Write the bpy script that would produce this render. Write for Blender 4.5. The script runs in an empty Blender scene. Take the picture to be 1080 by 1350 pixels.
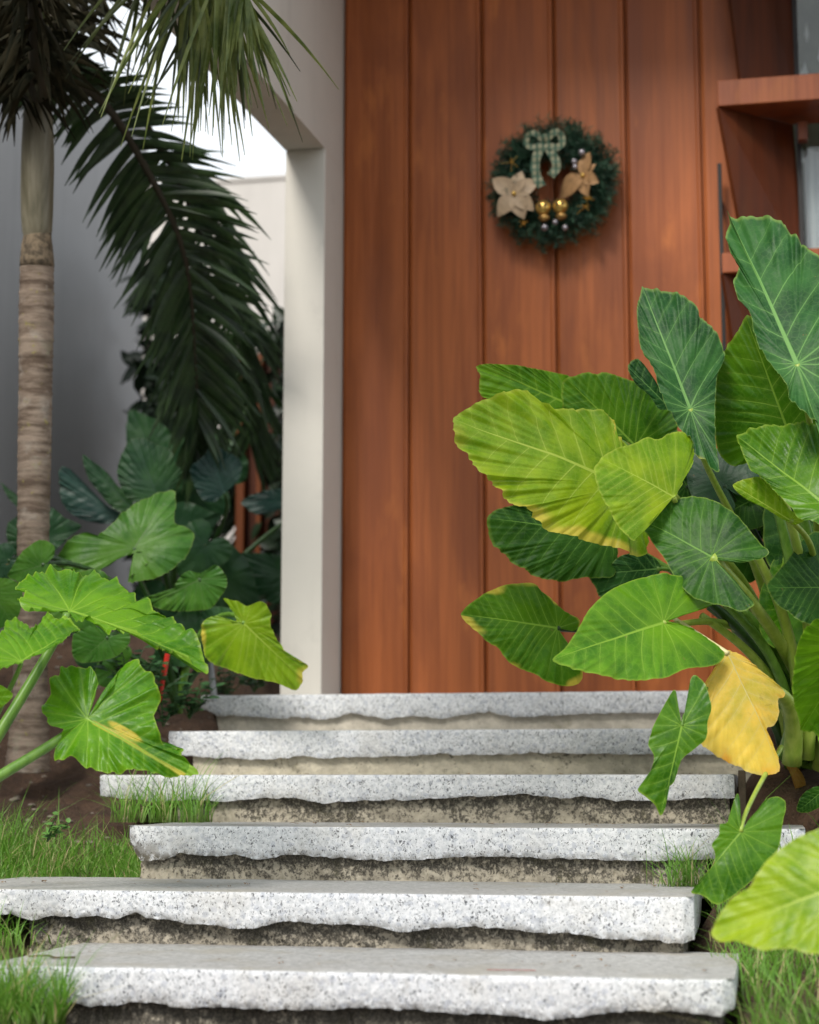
import bpy, math, random
import numpy as np
from mathutils import Vector, Matrix
random.seed(7); rng = np.random.default_rng(7)
C = bpy.context.scene
COL = C.collection
R = math.radians
# ---------------------------------------------------------------- camera
FPX = 2400.0; YAW = R(11.2); PITCH = R(8.6); ROLL = R(0.02)
EYE = np.array([0.0, 0.0, 1.5])
M = (Matrix.Rotation(YAW, 4, 'Z') @ Matrix.Rotation(R(90)+PITCH, 4, 'X') @ Matrix.Rotation(ROLL, 4, 'Z'))
cd = bpy.data.cameras.new('camera'); cam = bpy.data.objects.new('camera', cd); COL.objects.link(cam)
cam.matrix_world = Matrix.Translation(Vector(EYE)) @ M
cd.sensor_fit = 'VERTICAL'; cd.sensor_height = 36; cd.lens = 36*FPX/1350
cd.clip_start = .05; cd.clip_end = 2000
cd.dof.use_dof = True; cd.dof.focus_distance = 4.1; cd.dof.aperture_fstop = 2.8
C.camera = cam
# ---------------------------------------------------------------- world, sun, exposure
SUN_EL, SUN_AZ = 42, 205        # direction the light comes from: behind the camera, a little left
w = bpy.data.worlds.new('World'); C.world = w; w.use_nodes = True
nt = w.node_tree; nt.nodes.clear()
out = nt.nodes.new('ShaderNodeOutputWorld'); bg = nt.nodes.new('ShaderNodeBackground')
sky = nt.nodes.new('ShaderNodeTexSky'); sky.sky_type = 'NISHITA'; sky.sun_disc = False
sky.sun_elevation = R(SUN_EL); sky.sun_rotation = R(SUN_AZ); sky.dust_density = 2.5
tc = nt.nodes.new('ShaderNodeTexCoord')
cn = nt.nodes.new('ShaderNodeTexNoise'); cn.inputs['Scale'].default_value = 1.6; cn.inputs['Detail'].default_value = 6
cr = nt.nodes.new('ShaderNodeMapRange'); cr.inputs['From Min'].default_value = .36; cr.inputs['From Max'].default_value = .52
cr.inputs['To Min'].default_value = .55; cr.inputs['To Max'].default_value = 1.0
mx = nt.nodes.new('ShaderNodeMix'); mx.data_type = 'RGBA'; mx.inputs['B'].default_value = (8.6, 9.1, 9.6, 1)
nt.links.new(tc.outputs['Generated'], cn.inputs['Vector']); nt.links.new(cn.outputs['Fac'], cr.inputs['Value'])
nt.links.new(cr.outputs['Result'], mx.inputs['Factor']); nt.links.new(sky.outputs['Color'], mx.inputs['A'])
nt.links.new(mx.outputs['Result'], bg.inputs['Color']); nt.links.new(bg.outputs['Background'], out.inputs['Surface'])
bg.inputs['Strength'].default_value = 0.064
sl = bpy.data.lights.new('sun', 'SUN'); sl.energy = 1.5; sl.angle = R(16); sl.color = (1, .95, .88)
so = bpy.data.objects.new('sun', sl); COL.objects.link(so)
az = R(180+16); el = R(SUN_EL)
sd = Vector((math.sin(az)*math.cos(el), math.cos(az)*math.cos(el), math.sin(el)))
so.rotation_euler = sd.to_track_quat('Z', 'Y').to_euler()
sky.sun_rotation = math.atan2(sd.x, sd.y)
C.view_settings.view_transform = 'Standard'; C.view_settings.look = 'None'
C.view_settings.exposure = 1.06; C.view_settings.gamma = 1
C.view_settings.use_curve_mapping = False
C.render.engine = 'CYCLES'
C.cycles.max_bounces = 7; C.cycles.transparent_max_bounces = 8
# ---------------------------------------------------------------- helpers
MI = np.array(M.to_3x3())
FWD = -MI[:, 2]; CX, CY = 540.0, 675.0
def ray(x, y):
    return MI @ np.array([(x-CX)/FPX, -(y-CY)/FPX, -1.0])
def PD(x, y, D):            # photo pixel at a distance D (m) along the view axis -> world point
    return EYE + ray(x, y)*D
def PY(x, y, Y):            # photo pixel on the world plane y = Y
    r = ray(x, y); return EYE + r*(Y/r[1])
def PX(x, y, X):
    r = ray(x, y); return EYE + r*(X/r[0])
def me(name, v, f, mats, parent=None, smooth=True, attrs=None, mi=None):
    m = bpy.data.meshes.new(name)
    m.from_pydata([tuple(map(float, p)) for p in v], [], [tuple(int(i) for i in q) for q in f])
    if smooth: m.polygons.foreach_set('use_smooth', [True]*len(m.polygons))
    if not isinstance(mats, (list, tuple)): mats = [mats]
    for k in mats: m.materials.append(k)
    if mi is not None: m.polygons.foreach_set('material_index', [int(i) for i in mi])
    if attrs:
        for k, a in attrs.items():
            at = m.attributes.new(k, 'FLOAT', 'POINT'); at.data.foreach_set('value', np.asarray(a, dtype=np.float32))
    m.update()
    o = bpy.data.objects.new(name, m); COL.objects.link(o)
    if parent is not None: o.parent = parent; o.matrix_parent_inverse = parent.matrix_world.inverted()
    return o
def thing(name, label, cat, loc=(0, 0, 0), group=None):
    o = bpy.data.objects.new(name, None); COL.objects.link(o); o.location = loc
    o.empty_display_size = .1
    o.matrix_world = Matrix.Translation(Vector(loc))
    o['label'] = label; o['category'] = cat
    if group: o['group'] = group
    return o
def tag(o, label, cat, group=None, kind=None):
    o['label'] = label
    if cat: o['category'] = cat
    if group: o['group'] = group
    if kind: o['kind'] = kind
    return o
class MB:
    def __init__(s): s.v = []; s.f = []; s.mi = []
    def add(s, v, f, m=0):
        n = len(s.v); s.v += [tuple(p) for p in v]; s.f += [tuple(i+n for i in q) for q in f]; s.mi += [m]*len(f)
    def box(s, x0, x1, y0, y1, z0, z1, b=0.0, m=0):
        if b <= 0:
            v = [(x, y, z) for z in (z0, z1) for y in (y0, y1) for x in (x0, x1)]
            s.add(v, [(0, 2, 3, 1), (4, 5, 7, 6), (0, 1, 5, 4), (2, 6, 7, 3), (0, 4, 6, 2), (1, 3, 7, 5)], m); return
        import bmesh
        bm = bmesh.new(); bmesh.ops.create_cube(bm, size=1)
        for q in bm.verts: q.co = Vector(((x0+x1)/2+q.co.x*(x1-x0), (y0+y1)/2+q.co.y*(y1-y0), (z0+z1)/2+q.co.z*(z1-z0)))
        bmesh.ops.bevel(bm, geom=bm.edges[:], offset=b, segments=2, affect='EDGES', profile=.5)
        bm.verts.index_update(); s.add([q.co[:] for q in bm.verts], [[q.index for q in f.verts] for f in bm.faces], m); bm.free()
    def tube(s, pts, rad, n=8, m=0, cap=True):
        pts = [np.array(p, float) for p in pts]; N = len(pts)
        if not hasattr(rad, '__len__'): rad = [rad]*N
        up = np.array([0, 0, 1.0]); v = []
        t0 = pts[1]-pts[0]; a = np.cross(t0, up)
        if np.linalg.norm(a) < 1e-6*np.linalg.norm(t0)+1e-9: a = np.array([1.0, 0, 0])
        for i in range(N):
            t = pts[min(i+1, N-1)]-pts[max(i-1, 0)]; t = t/(np.linalg.norm(t)+1e-12)
            a = a-t*np.dot(a, t); a /= (np.linalg.norm(a)+1e-12); b = np.cross(t, a)
            for k in range(n):
                th = 2*math.pi*k/n; v.append(pts[i]+rad[i]*(a*math.cos(th)+b*math.sin(th)))
        f = [(i*n+k, i*n+(k+1) % n, (i+1)*n+(k+1) % n, (i+1)*n+k) for i in range(N-1) for k in range(n)]
        if cap: f += [tuple(range(n))[::-1], tuple((N-1)*n+k for k in range(n))]
        s.add(v, f, m)
    def sphere(s, c, r, nu=10, nv=7, sc=(1, 1, 1), m=0):
        v = []; 
        for j in range(nv+1):
            ph = math.pi*j/nv
            for i in range(nu):
                th = 2*math.pi*i/nu
                v.append((c[0]+r*sc[0]*math.sin(ph)*math.cos(th), c[1]+r*sc[1]*math.sin(ph)*math.sin(th), c[2]+r*sc[2]*math.cos(ph)))
        s.add(v, [(j*nu+i, j*nu+(i+1) % nu, (j+1)*nu+(i+1) % nu, (j+1)*nu+i) for j in range(nv) for i in range(nu)], m)
    def build(s, name, mats, parent=None, smooth=False):
        return me(name, s.v, s.f, mats, parent, smooth, mi=s.mi)
def bez(p0, p1, p2, p3, n):
    t = np.linspace(0, 1, n)[:, None]
    return (1-t)**3*p0+3*(1-t)**2*t*p1+3*(1-t)*t*t*p2+t**3*p3
def catmull(P, n, closed=False):
    P = np.array(P, float); N = len(P)
    if closed: Q = np.vstack([P[-1], P, P[0], P[1]]); seg = N
    else: Q = np.vstack([2*P[0]-P[1], P, 2*P[-1]-P[-2]]); seg = N-1
    o = []
    for i in range(seg):
        p0, p1, p2, p3 = Q[i], Q[i+1], Q[i+2], Q[i+3]
        for t in np.linspace(0, 1, 12, endpoint=False):
            o.append(.5*((2*p1)+(-p0+p2)*t+(2*p0-5*p1+4*p2-p3)*t*t+(-p0+3*p1-3*p2+p3)*t**3))
    if not closed: o.append(Q[-2])
    o = np.array(o)
    if closed: o = np.vstack([o, o[:1]])
    d = np.r_[0, np.cumsum(np.linalg.norm(np.diff(o, axis=0), axis=1))]
    u = np.linspace(0, d[-1], n, endpoint=not closed)
    return np.stack([np.interp(u, d, o[:, k]) for k in range(o.shape[1])], 1)
def sst(x, a, b):
    t = np.clip((x-a)/(b-a), 0, 1); return t*t*(3-2*t)
def wn(x, seed):            # smooth 1D noise in about -1..1
    r = np.random.default_rng(seed); y = 0
    for k in range(1, 7): y = y+np.sin(x*k*1.0*(1+.3*r.random())+r.random()*6.28)*(.8/k**.7)
    return y*.6
# ---------------------------------------------------------------- node material helper
class NM:
    def __init__(s, name):
        s.m = bpy.data.materials.new(name); s.m.use_nodes = True; s.t = s.m.node_tree
        s.b = s.t.nodes['Principled BSDF']; s.o = s.t.nodes['Material Output']
    def n(s, typ, **k):
        x = s.t.nodes.new('ShaderNode'+typ)
        for a, v in k.items():
            if a in x.bl_rna.properties: setattr(x, a, v)
            else: x.inputs[a.replace('_', ' ')].default_value = v
        return x
    def l(s, a, b): s.t.links.new(a, b)
    def coord(s, scale=(1, 1, 1), kind='Object', rot=(0, 0, 0)):
        t = s.n('TexCoord'); mp = s.n('Mapping'); mp.inputs['Scale'].default_value = scale; mp.inputs['Rotation'].default_value = rot
        s.l(t.outputs[kind], mp.inputs['Vector']); return mp.outputs['Vector']
    def noise(s, scale, detail=4, rough=.5, vec=None, dist=0):
        x = s.n('TexNoise', Scale=scale, Detail=detail, Roughness=rough, Distortion=dist)
        if vec is not None: s.l(vec, x.inputs['Vector'])
        return x.outputs['Fac']
    def mr(s, v, a, b, c=0., d=1., smooth=True):
        x = s.n('MapRange'); x.interpolation_type = 'SMOOTHSTEP' if smooth else 'LINEAR'
        for k, q in zip(('From Min', 'From Max', 'To Min', 'To Max'), (a, b, c, d)):
            if hasattr(q, 'is_linked'): s.l(q, x.inputs[k])
            else: x.inputs[k].default_value = q
        s.l(v, x.inputs['Value']); return x.outputs['Result']
    def math(s, op, a, b=None, c=None):
        x = s.n('Math'); x.operation = op
        for i, q in enumerate((a, b, c)):
            if q is None: continue
            if hasattr(q, 'is_linked'): s.l(q, x.inputs[i])
            else: x.inputs[i].default_value = q
        return x.outputs[0]
    def mix(s, f, a, b, mode='MIX'):
        x = s.n('Mix'); x.data_type = 'RGBA'; x.blend_type = mode
        for k, q in (('Factor', f), ('A', a), ('B', b)):
            if hasattr(q, 'is_linked'): s.l(q, x.inputs[k])
            elif k == 'Factor': x.inputs[k].default_value = q
            else: x.inputs[k].default_value = tuple(q)+(1,) if len(q) == 3 else q
        return x.outputs['Result']
    def attr(s, name):
        x = s.n('Attribute'); x.attribute_name = name; return x.outputs['Fac']
    def bump(s, h, strength=.3, dist=.01):
        x = s.n('Bump'); x.inputs['Strength'].default_value = strength; x.inputs['Distance'].default_value = dist
        s.l(h, x.inputs['Height']); s.l(x.outputs['Normal'], s.b.inputs['Normal']); return x
    def set(s, **k):
        for a, v in k.items():
            i = s.b.inputs[a.replace('_', ' ')]
            if hasattr(v, 'is_linked'): s.l(v, i)
            else: i.default_value = (tuple(v)+(1,) if isinstance(v, tuple) and len(v) == 3 else v)
        return s
def flat(name, col, rough=.6, var=.12, scale=30, metal=0., bump=0., bd=.002):
    q = NM(name); nz = q.noise(scale, 5, .6, q.coord())
    q.set(Base_Color=q.mix(q.mr(nz, .3, .7), tuple(c*(1-var) for c in col), tuple(min(1, c*(1+var)) for c in col)), Roughness=rough, Metallic=metal)
    if bump: q.bump(nz, bump, bd)
    return q.m
# ---- granite
def granite_mat():
    q = NM('granite'); co = q.coord()
    n1 = q.noise(120, 3, .6, co); n2 = q.noise(38, 4, .65, co); n3 = q.noise(5, 4, .6, co)
    v = q.n('TexVoronoi', Scale=105.0); q.l(co, v.inputs['Vector']); 
    rnd = q.n('SeparateColor'); q.l(v.outputs['Color'], rnd.inputs['Color'])
    base = q.mix(q.mr(n1, .35, .65), (.60, .62, .64), (.80, .81, .825))
    base = q.mix(q.mr(rnd.outputs[1], .75, .95, 0, .5), base, (.40, .43, .50))
    fk = q.noise(235, 2.5, .55, q.coord((1, 1, .75)), .9)
    fl = q.mr(q.math('ADD', fk, q.math('MULTIPLY', q.math('SUBTRACT', n2, .5), .35)), .605, .645)
    fl2 = q.mr(q.noise(125, 3, .6, co, 1.2), .655, .69, 0, .8); fl = q.math('MAXIMUM', fl, fl2)
    base = q.mix(q.math('MULTIPLY', fl, .9), base, (.045, .05, .06))
    sp = q.noise(210, 2, .5, co); base = q.mix(q.mr(sp, .66, .70, 0, .65), base, (.09, .10, .12))
    # worn, grimy tops and mossy patches
    g = q.n('NewGeometry'); sx = q.n('SeparateXYZ'); q.l(g.outputs['Normal'], sx.inputs[0])
    top = q.mr(sx.outputs['Z'], .6, .95)
    grime = q.mix(q.mr(n2, .3, .7), (.40, .395, .375), (.52, .51, .49))
    grime = q.mix(q.mr(n1, .52, .62, 0, .6), grime, (.20, .20, .20)); grime = q.mix(q.mr(n3, .45, .65, 0, .45), grime, (.30, .27, .21))
    base = q.mix(q.math('MULTIPLY', top, .90), base, grime)
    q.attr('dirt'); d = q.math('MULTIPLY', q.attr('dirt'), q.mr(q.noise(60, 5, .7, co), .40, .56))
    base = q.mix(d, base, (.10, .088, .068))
    base = q.mix(q.mr(n3, .50, .70, 0, .26), base, (.46, .42, .34)); base = q.mix(q.mr(q.noise(16, 6, .7, co), .62, .72, 0, .5), base, (.24, .22, .19))
    q.set(Base_Color=base, Roughness=.75)
    q.bump(q.math('ADD', n1, n2), .35, .003); return q.m
GR = granite_mat()
def riser_mat(name, amt, tint):
    q = NM(name); co = q.coord()
    n1 = q.noise(9, 6, .7, co); n2 = q.noise(95, 5, .7, co); n3 = q.noise(22, 5, .7, co)
    base = q.mix(q.mr(n3, .3, .7), tint, tuple(c*.68 for c in tint))
    base = q.mix(q.mr(n2, .56, .66, 0, .5), base, (.62, .58, .47))
    sc = q.math('ADD', q.math('MULTIPLY', n2, .75), q.math('ADD', q.math('MULTIPLY', n1, .65), q.math('MULTIPLY', q.attr('up'), .24)))
    lich = q.mr(sc, 1.0-amt, 1.11-amt)
    base = q.mix(q.math('MULTIPLY', lich, .92), base, q.mix(q.mr(q.noise(240, 3, .6, co), .45, .6), (.045, .040, .033), (.15, .135, .105)))
    base = q.mix(q.math('MULTIPLY', q.mr(n1, .55, .7), .35), base, (.16, .15, .05))
    q.set(Base_Color=base, Roughness=.93); q.bump(q.math('ADD', n2, n3), .7, .006); return q.m
RS = [riser_mat('mortar_clean', .05, (.66, .60, .50)), riser_mat('mortar_cream', .15, (.64, .58, .45)),
      riser_mat('mortar_lichen', .265, (.53, .475, .37)), riser_mat('mortar_dark_lichen', .295, (.48, .43, .34))]
# ---- wood
def wood_mat(name, dark=1.0, seedrot=0., lift=(1, 1, 1)):
    q = NM(name); 
    oi = q.n('ObjectInfo'); t = q.n('TexCoord'); 
    ad = q.n('VectorMath'); ad.operation = 'ADD'; cmb = q.n('CombineXYZ')
    q.l(q.math('MULTIPLY', oi.outputs['Random'], 37.), cmb.inputs[0]); q.l(q.math('MULTIPLY', oi.outputs['Random'], 61.), cmb.inputs[2])
    q.l(t.outputs['Object'], ad.inputs[0]); q.l(cmb.outputs[0], ad.inputs[1])
    def mp(s):
        x = q.n('Mapping'); x.inputs['Scale'].default_value = s; q.l(ad.outputs[0], x.inputs['Vector']); return x.outputs[0]
    g = q.noise(1., 8, .62, mp((26, 26, .9)), .6); g2 = q.noise(1., 5, .6, mp((110, 110, 2.2))); b = q.noise(1., 5, .55, mp((3.4, 3.4, .8)), 1.2); kn = q.noise(1., 4, .6, mp((9, 9, 3)))
    c = q.mix(q.mr(g, .15, .85), tuple(k*l*dark for k, l in zip((.26, .074, .023), lift)), tuple(k*l*dark for k, l in zip((.485, .152, .052), lift)))
    c = q.mix(q.mr(b, .44, .68, 0, .55), c, tuple(k*dark for k in (.17, .046, .018)))
    c = q.mix(q.mr(kn, .58, .75, 0, .65), c, tuple(k*dark for k in (.50, .165, .05)))
    c = q.mix(q.mr(g2, .5, .68, 0, .25), c, tuple(k*dark for k in (.13, .035, .014)))
    hs = q.n('HueSaturation'); q.l(c, hs.inputs['Color']); q.l(q.mr(oi.outputs['Random'], 0., 1., .88, 1.20, False), hs.inputs['Value']); hs.inputs['Saturation'].default_value = 1.03; c = hs.outputs['Color']
    q.set(Base_Color=c, Roughness=q.mr(g, .3, .7, .32, .46, False)); q.b.inputs['Specular IOR Level'].default_value = .30
    q.bump(q.math('ADD', g2, g), .12, .003); return q.m
WOOD = wood_mat('varnished_wood'); WOODP = wood_mat('shelf_wood', .72, lift=(1.05, 1.05, 1.3)); WOODL = wood_mat('bead_highlight_wood', 1.12); WOODD = wood_mat('shade_dark_wood', .15, lift=(1.3, 1., .7))  # WOODD is darkened so its colour carries the side panels' deep shade
def plaster(name, col, rough=.85):
    q = NM(name); co = q.coord(); n = q.noise(2.2, 6, .6, co); st = q.noise(1., 4, .6, q.coord((12, 12, .8))); f = q.noise(180, 3, .5, co)
    c = q.mix(q.mr(n, .3, .7), tuple(k*.93 for k in col), col)
    c = q.mix(q.mr(st, .52, .75, 0, .28), c, tuple(k*.66 for k in col)); c = q.mix(q.mr(q.noise(7, 7, .75, co), .56, .7, 0, .3), c, tuple(k*.78 for k in col))
    q.set(Base_Color=c, Roughness=rough); q.bump(f, .12, .002); return q.m
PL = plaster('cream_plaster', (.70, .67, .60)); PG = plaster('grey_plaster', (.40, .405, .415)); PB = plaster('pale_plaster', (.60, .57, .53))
# ---- leaves
def leaf_mat(name, c1, c2, vein, rough=.44, trans=.28, yellow=(.62, .50, .06), tcol=None, vw=1.0, spots=0.0, sheen=.22):
    q = NM(name); co = q.coord()
    vs, sp, vb, va, rho, yl = (q.attr(k) for k in ('vs', 'sploc', 'vb', 'va', 'rho', 'yel'))
    fr = q.math('ABSOLUTE', q.math('SUBTRACT', q.math('FRACT', q.math('ADD', vs, .5)), .5))
    d = q.math('MULTIPLY', fr, sp)
    wv = q.math('MULTIPLY', q.math('SUBTRACT', 1.12, rho), .0058*vw)
    lat = q.math('SUBTRACT', 1., q.mr(d, q.math('MULTIPLY', wv, .35), wv))
    mw = q.math('MULTIPLY', q.math('SUBTRACT', 1.05, va), .013*vw)
    mid = q.math('MULTIPLY', q.math('SUBTRACT', 1., q.mr(q.math('ABSOLUTE', vb), q.math('MULTIPLY', mw, .5), mw)), q.mr(va, -.01, .01))
    halo = q.math('MULTIPLY', q.math('SUBTRACT', 1., q.mr(d, 0., .035)), .18)
    n1 = q.noise(11, 5, .6, co); n2 = q.noise(70, 5, .7, co)
    base = q.mix(q.mr(n1, .3, .7), c1, c2)
    base = q.mix(q.mr(n2, .5, .72, 0, .25), base, tuple(k*.6 for k in c1))
    base = q.mix(halo, base, vein)
    vo = q.n('TexVoronoi'); vo.feature = 'DISTANCE_TO_EDGE'; vo.inputs['Scale'].default_value = 62; q.l(co, vo.inputs['Vector'])
    net = q.math('SUBTRACT', 1., q.mr(vo.outputs['Distance'], .0, .09)); base = q.mix(q.math('MULTIPLY', net, .16), base, vein)
    base = q.mix(q.mr(q.noise(48, 3, .55, co), .735, .76, 0, .8), base, (.20, .13, .04))
    base = q.mix(q.mr(q.noise(5.5, 4, .6, co), .40, .66, 0, .55), base, tuple(min(1, k*m) for k, m in zip(c2, (1.9, 1.35, 1.))))
    ed = q.math('MULTIPLY', q.mr(rho, .965, .995), .7)
    base = q.mix(q.math('MULTIPLY', ed, .7), base, tuple(.8*a+.2*b*min(1, vein[1]*3) for a, b in zip(vein, yellow)))
    ym = q.mr(q.math('ADD', yl, q.math('MULTIPLY', q.math('SUBTRACT', n1, .5), .7)), .35, .75)
    base = q.mix(ym, base, q.mix(n2, yellow, tuple(min(1, k*1.25+.03) for k in yellow)))
    br = q.mr(q.math('ADD', yl, q.math('MULTIPLY', q.math('SUBTRACT', n2, .5), .5)), 1.10, 1.3)
    base = q.mix(br, base, (.30, .16, .07))
    if spots: base = q.mix(q.mr(q.noise(26, 6, .75, co), .62, .70, 0, spots), base, (.22, .11, .03))
    base = q.mix(q.math('MAXIMUM', q.math('MULTIPLY', lat, .68), mid), base, vein)
    q.set(Base_Color=base, Roughness=rough); q.b.inputs['Specular IOR Level'].default_value = sheen
    w2 = q.n('TexVoronoi', Scale=1.0); w2.feature = 'F1'; w2.inputs['Scale'].default_value = 95; q.l(co, w2.inputs['Vector'])
    wr = q.noise(24, 4, .55, co, 1.6)
    hgt = q.math('SUBTRACT', q.math('ADD', q.math('MULTIPLY', wr, .9), q.math('MULTIPLY', w2.outputs['Distance'], .16)), q.math('MULTIPLY', q.math('MAXIMUM', lat, mid), .55))
    bp = q.bump(hgt, .28, .006)
    tr = q.n('BsdfTranslucent'); ms = q.n('MixShader'); ms.inputs[0].default_value = trans
    tcm = q.mix(.5, base, tcol or tuple(min(1, k*2.2) for k in c2)); q.l(tcm, tr.inputs['Color']); q.l(bp.outputs[0], tr.inputs['Normal'])
    q.l(q.b.outputs[0], ms.inputs[1]); q.l(tr.outputs[0], ms.inputs[2]); q.l(ms.outputs[0], q.o.inputs['Surface']); return q.m
LM = dict(
 lime=leaf_mat('lime_leaf', (.12, .27, .004), (.26, .44, .014), (.52, .66, .10), .38, .38, sheen=.32),
 bright=leaf_mat('bright_green_leaf', (.042, .165, .003), (.10, .29, .008), (.30, .52, .05), .34, .35, sheen=.32),
 limegreen=leaf_mat('lime_green_leaf', (.075, .20, .004), (.16, .34, .010), (.40, .56, .08), .38, .36, sheen=.3),
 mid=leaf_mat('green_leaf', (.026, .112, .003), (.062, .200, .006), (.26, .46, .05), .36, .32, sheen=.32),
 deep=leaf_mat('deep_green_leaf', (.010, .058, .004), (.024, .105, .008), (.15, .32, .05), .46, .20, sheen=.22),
 blue=leaf_mat('bluish_leaf', (.008, .052, .010), (.020, .100, .022), (.16, .34, .09), .48, .12, sheen=.22),
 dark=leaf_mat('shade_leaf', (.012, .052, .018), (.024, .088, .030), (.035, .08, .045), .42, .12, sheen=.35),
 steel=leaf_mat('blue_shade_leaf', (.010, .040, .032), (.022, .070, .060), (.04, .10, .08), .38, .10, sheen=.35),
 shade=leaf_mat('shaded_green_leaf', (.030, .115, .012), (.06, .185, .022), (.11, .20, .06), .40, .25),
 yellow=leaf_mat('yellow_leaf', (.60, .50, .06), (.98, .58, .10), (.72, .62, .25), .45, .35, yellow=(.85, .36, .02), tcol=(.95, .55, .05), vw=.6, spots=.38),
 brown=leaf_mat('dry_leaf', (.34, .16, .03), (.42, .24, .06), (.4, .25, .08), .7, .2, spots=.5),
)
def stem_mat(name, a, b):
    q = NM(name); g = q.noise(1., 5, .6, q.coord((60, 60, 5))); q.set(Base_Color=q.mix(q.mr(g, .3, .7), a, b), Roughness=.38); q.bump(g, .15, .003); return q.m
ST = dict(green=stem_mat('petiole_green', (.08, .19, .02), (.15, .29, .04)), lime=stem_mat('petiole_lime', (.24, .36, .04), (.36, .46, .08)),
          dark=stem_mat('petiole_dark', (.014, .045, .008), (.03, .085, .014)), pale=stem_mat('petiole_pale', (.62, .55, .25), (.70, .62, .33)))
def leaf(parent, outline, O, T, D, mat='mid', gx=0., gy=0., cup=.10, bend=.12, lobe=.10, rip=.018, nlat=8, pleat=.011, yel=0., seed=1, wavek=9, nr=34, nth=190, k=.8, blade=None, mname='leaf', ref=None, refcols=None):
    rs = np.random.default_rng(seed)
    ol = catmull(outline, nth, True)
    def un(p): return PD(p[0], p[1], D+gx*(p[0]-O[0])/100+gy*(p[1]-O[1])/100)
    O3 = un(O); T3 = un(T); P3 = np.array([un(p) for p in ol])
    L = np.linalg.norm(T3-O3); ex = (T3-O3)/L
    # plane normal by the outline's spread
    Q = P3-O3; u, s_, vt = np.linalg.svd(Q-Q.mean(0)); nrm = vt[2]
    if np.dot(nrm, EYE-O3) < 0: nrm = -nrm
    nrm -= ex*np.dot(nrm, ex); nrm /= np.linalg.norm(nrm); ey = np.cross(nrm, ex)
    A = Q@ex; B = Q@ey
    rr = np.linspace(0, 1, nr+1)[1:]**.85
    th = np.linspace(0, 2*math.pi, nth, endpoint=False)
    a = np.r_[0, np.outer(rr, A).ravel()]; b = np.r_[0, np.outer(rr, B).ravel()]; z0 = np.r_[0, np.outer(rr, Q@nrm).ravel()]
    rho = np.r_[0, np.repeat(rr, nth)]; tt = np.r_[0, np.tile(th, nr)]
    ab = np.abs(b); W = max(ab.max(), 1e-3)
    kk = k-.25*ab/W
    s = a-kk*ab; sp = L/nlat
    phi = np.arctan2(ab, a); phi0 = math.atan2(1, k); dphi = R(27)
    r_ = np.hypot(a, b)
    idx = np.where(s > 0, s/sp, -(np.maximum(phi-phi0, 0))/dphi)
    # tapering from the radial zone into the pinnate one
    sploc = np.where(s > 0, sp/L*.8, r_*dphi/L*1.0)
    jit = .12*np.sin(idx*2.3+seed)*np.sign(b+1e-9)
    idx2 = idx+jit+np.where(b > 0, .35, 0)*sst(idx, .2, 1.5)
    mask = sst(ab/W, .02, .35)*np.where(s > 0, 1, sst(r_/L, .05, .3))
    h = pleat*L*(np.abs(np.sin(math.pi*idx2))**1.2)*(.75+.35*np.sin(idx2*1.7+seed))*mask*(.5+.5*sst(rho, .1, .7))
    h += cup*ab*(1-.45*ab/W) - bend*L*np.clip(a/L, 0, 2)**2 - lobe*L*(np.clip(-a/L, 0, 2)**1.5)
    h += -.10*L*(ab/L)**2*1.5
    h += 1.35*rip*L*rho**3.5*(wn(tt*wavek, seed+3)+.35*wn(tt*wavek*2.3, seed+5))
    h += .014*L*(np.sin(a/L*7+seed+2*b/L)*np.sin(b/L*8+seed*2))*sst(rho, .1, .5)+.0016*L*np.sin(a/L*23+seed*1.7+np.sin(b/L*17))*np.sin(b/L*21+seed+np.sin(a/L*13))*sst(rho, .15, .5)
    wx = rip*.35*rho**4*wn(tt*wavek*1.7, seed+9)
    pts = O3+np.outer(a*(1+wx), ex)+np.outer(b*(1+wx), ey)+np.outer(h+z0, nrm)
    f = [(0, 1+j, 1+(j+1) % nth) for j in range(nth)]
    for i in range(nr-1):
        q0 = 1+i*nth; q1 = q0+nth
        f += [(q0+j, q1+j, q1+(j+1) % nth, q0+(j+1) % nth) for j in range(nth)]
    yv = yel*sst(rho, .72, 1.02)*(.62+.75*wn(tt*2.2, seed+21))
    if blade is not None: yv = yv+blade(a/L, b/L, rho, tt)
    o = me(mname, pts, f, LM[mat], parent, True, dict(vs=idx2, sploc=sploc, vb=b/L, va=a/L, rho=rho, yel=yv))
    return o, O3, -ex, nrm
def petiole(parent, O3, base, start, r0=.018, r1=.006, mat='green', n=18, rise=.5, mname='petiole'):
    O3 = np.array(O3); base = np.array(base); d = np.linalg.norm(O3-base)
    c = bez(base, base+np.array([0, 0, 1.])*d*rise+(O3-base)*.12, O3+np.array(start)*d*.28, O3, n)
    t = np.linspace(0, 1, n); mb = MB(); mb.tube(c, list(r0*(1-t)**1.3+r1*(1-(1-t)**1.3)), 10)
    return mb.build(mname, ST[mat], parent, True)
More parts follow.
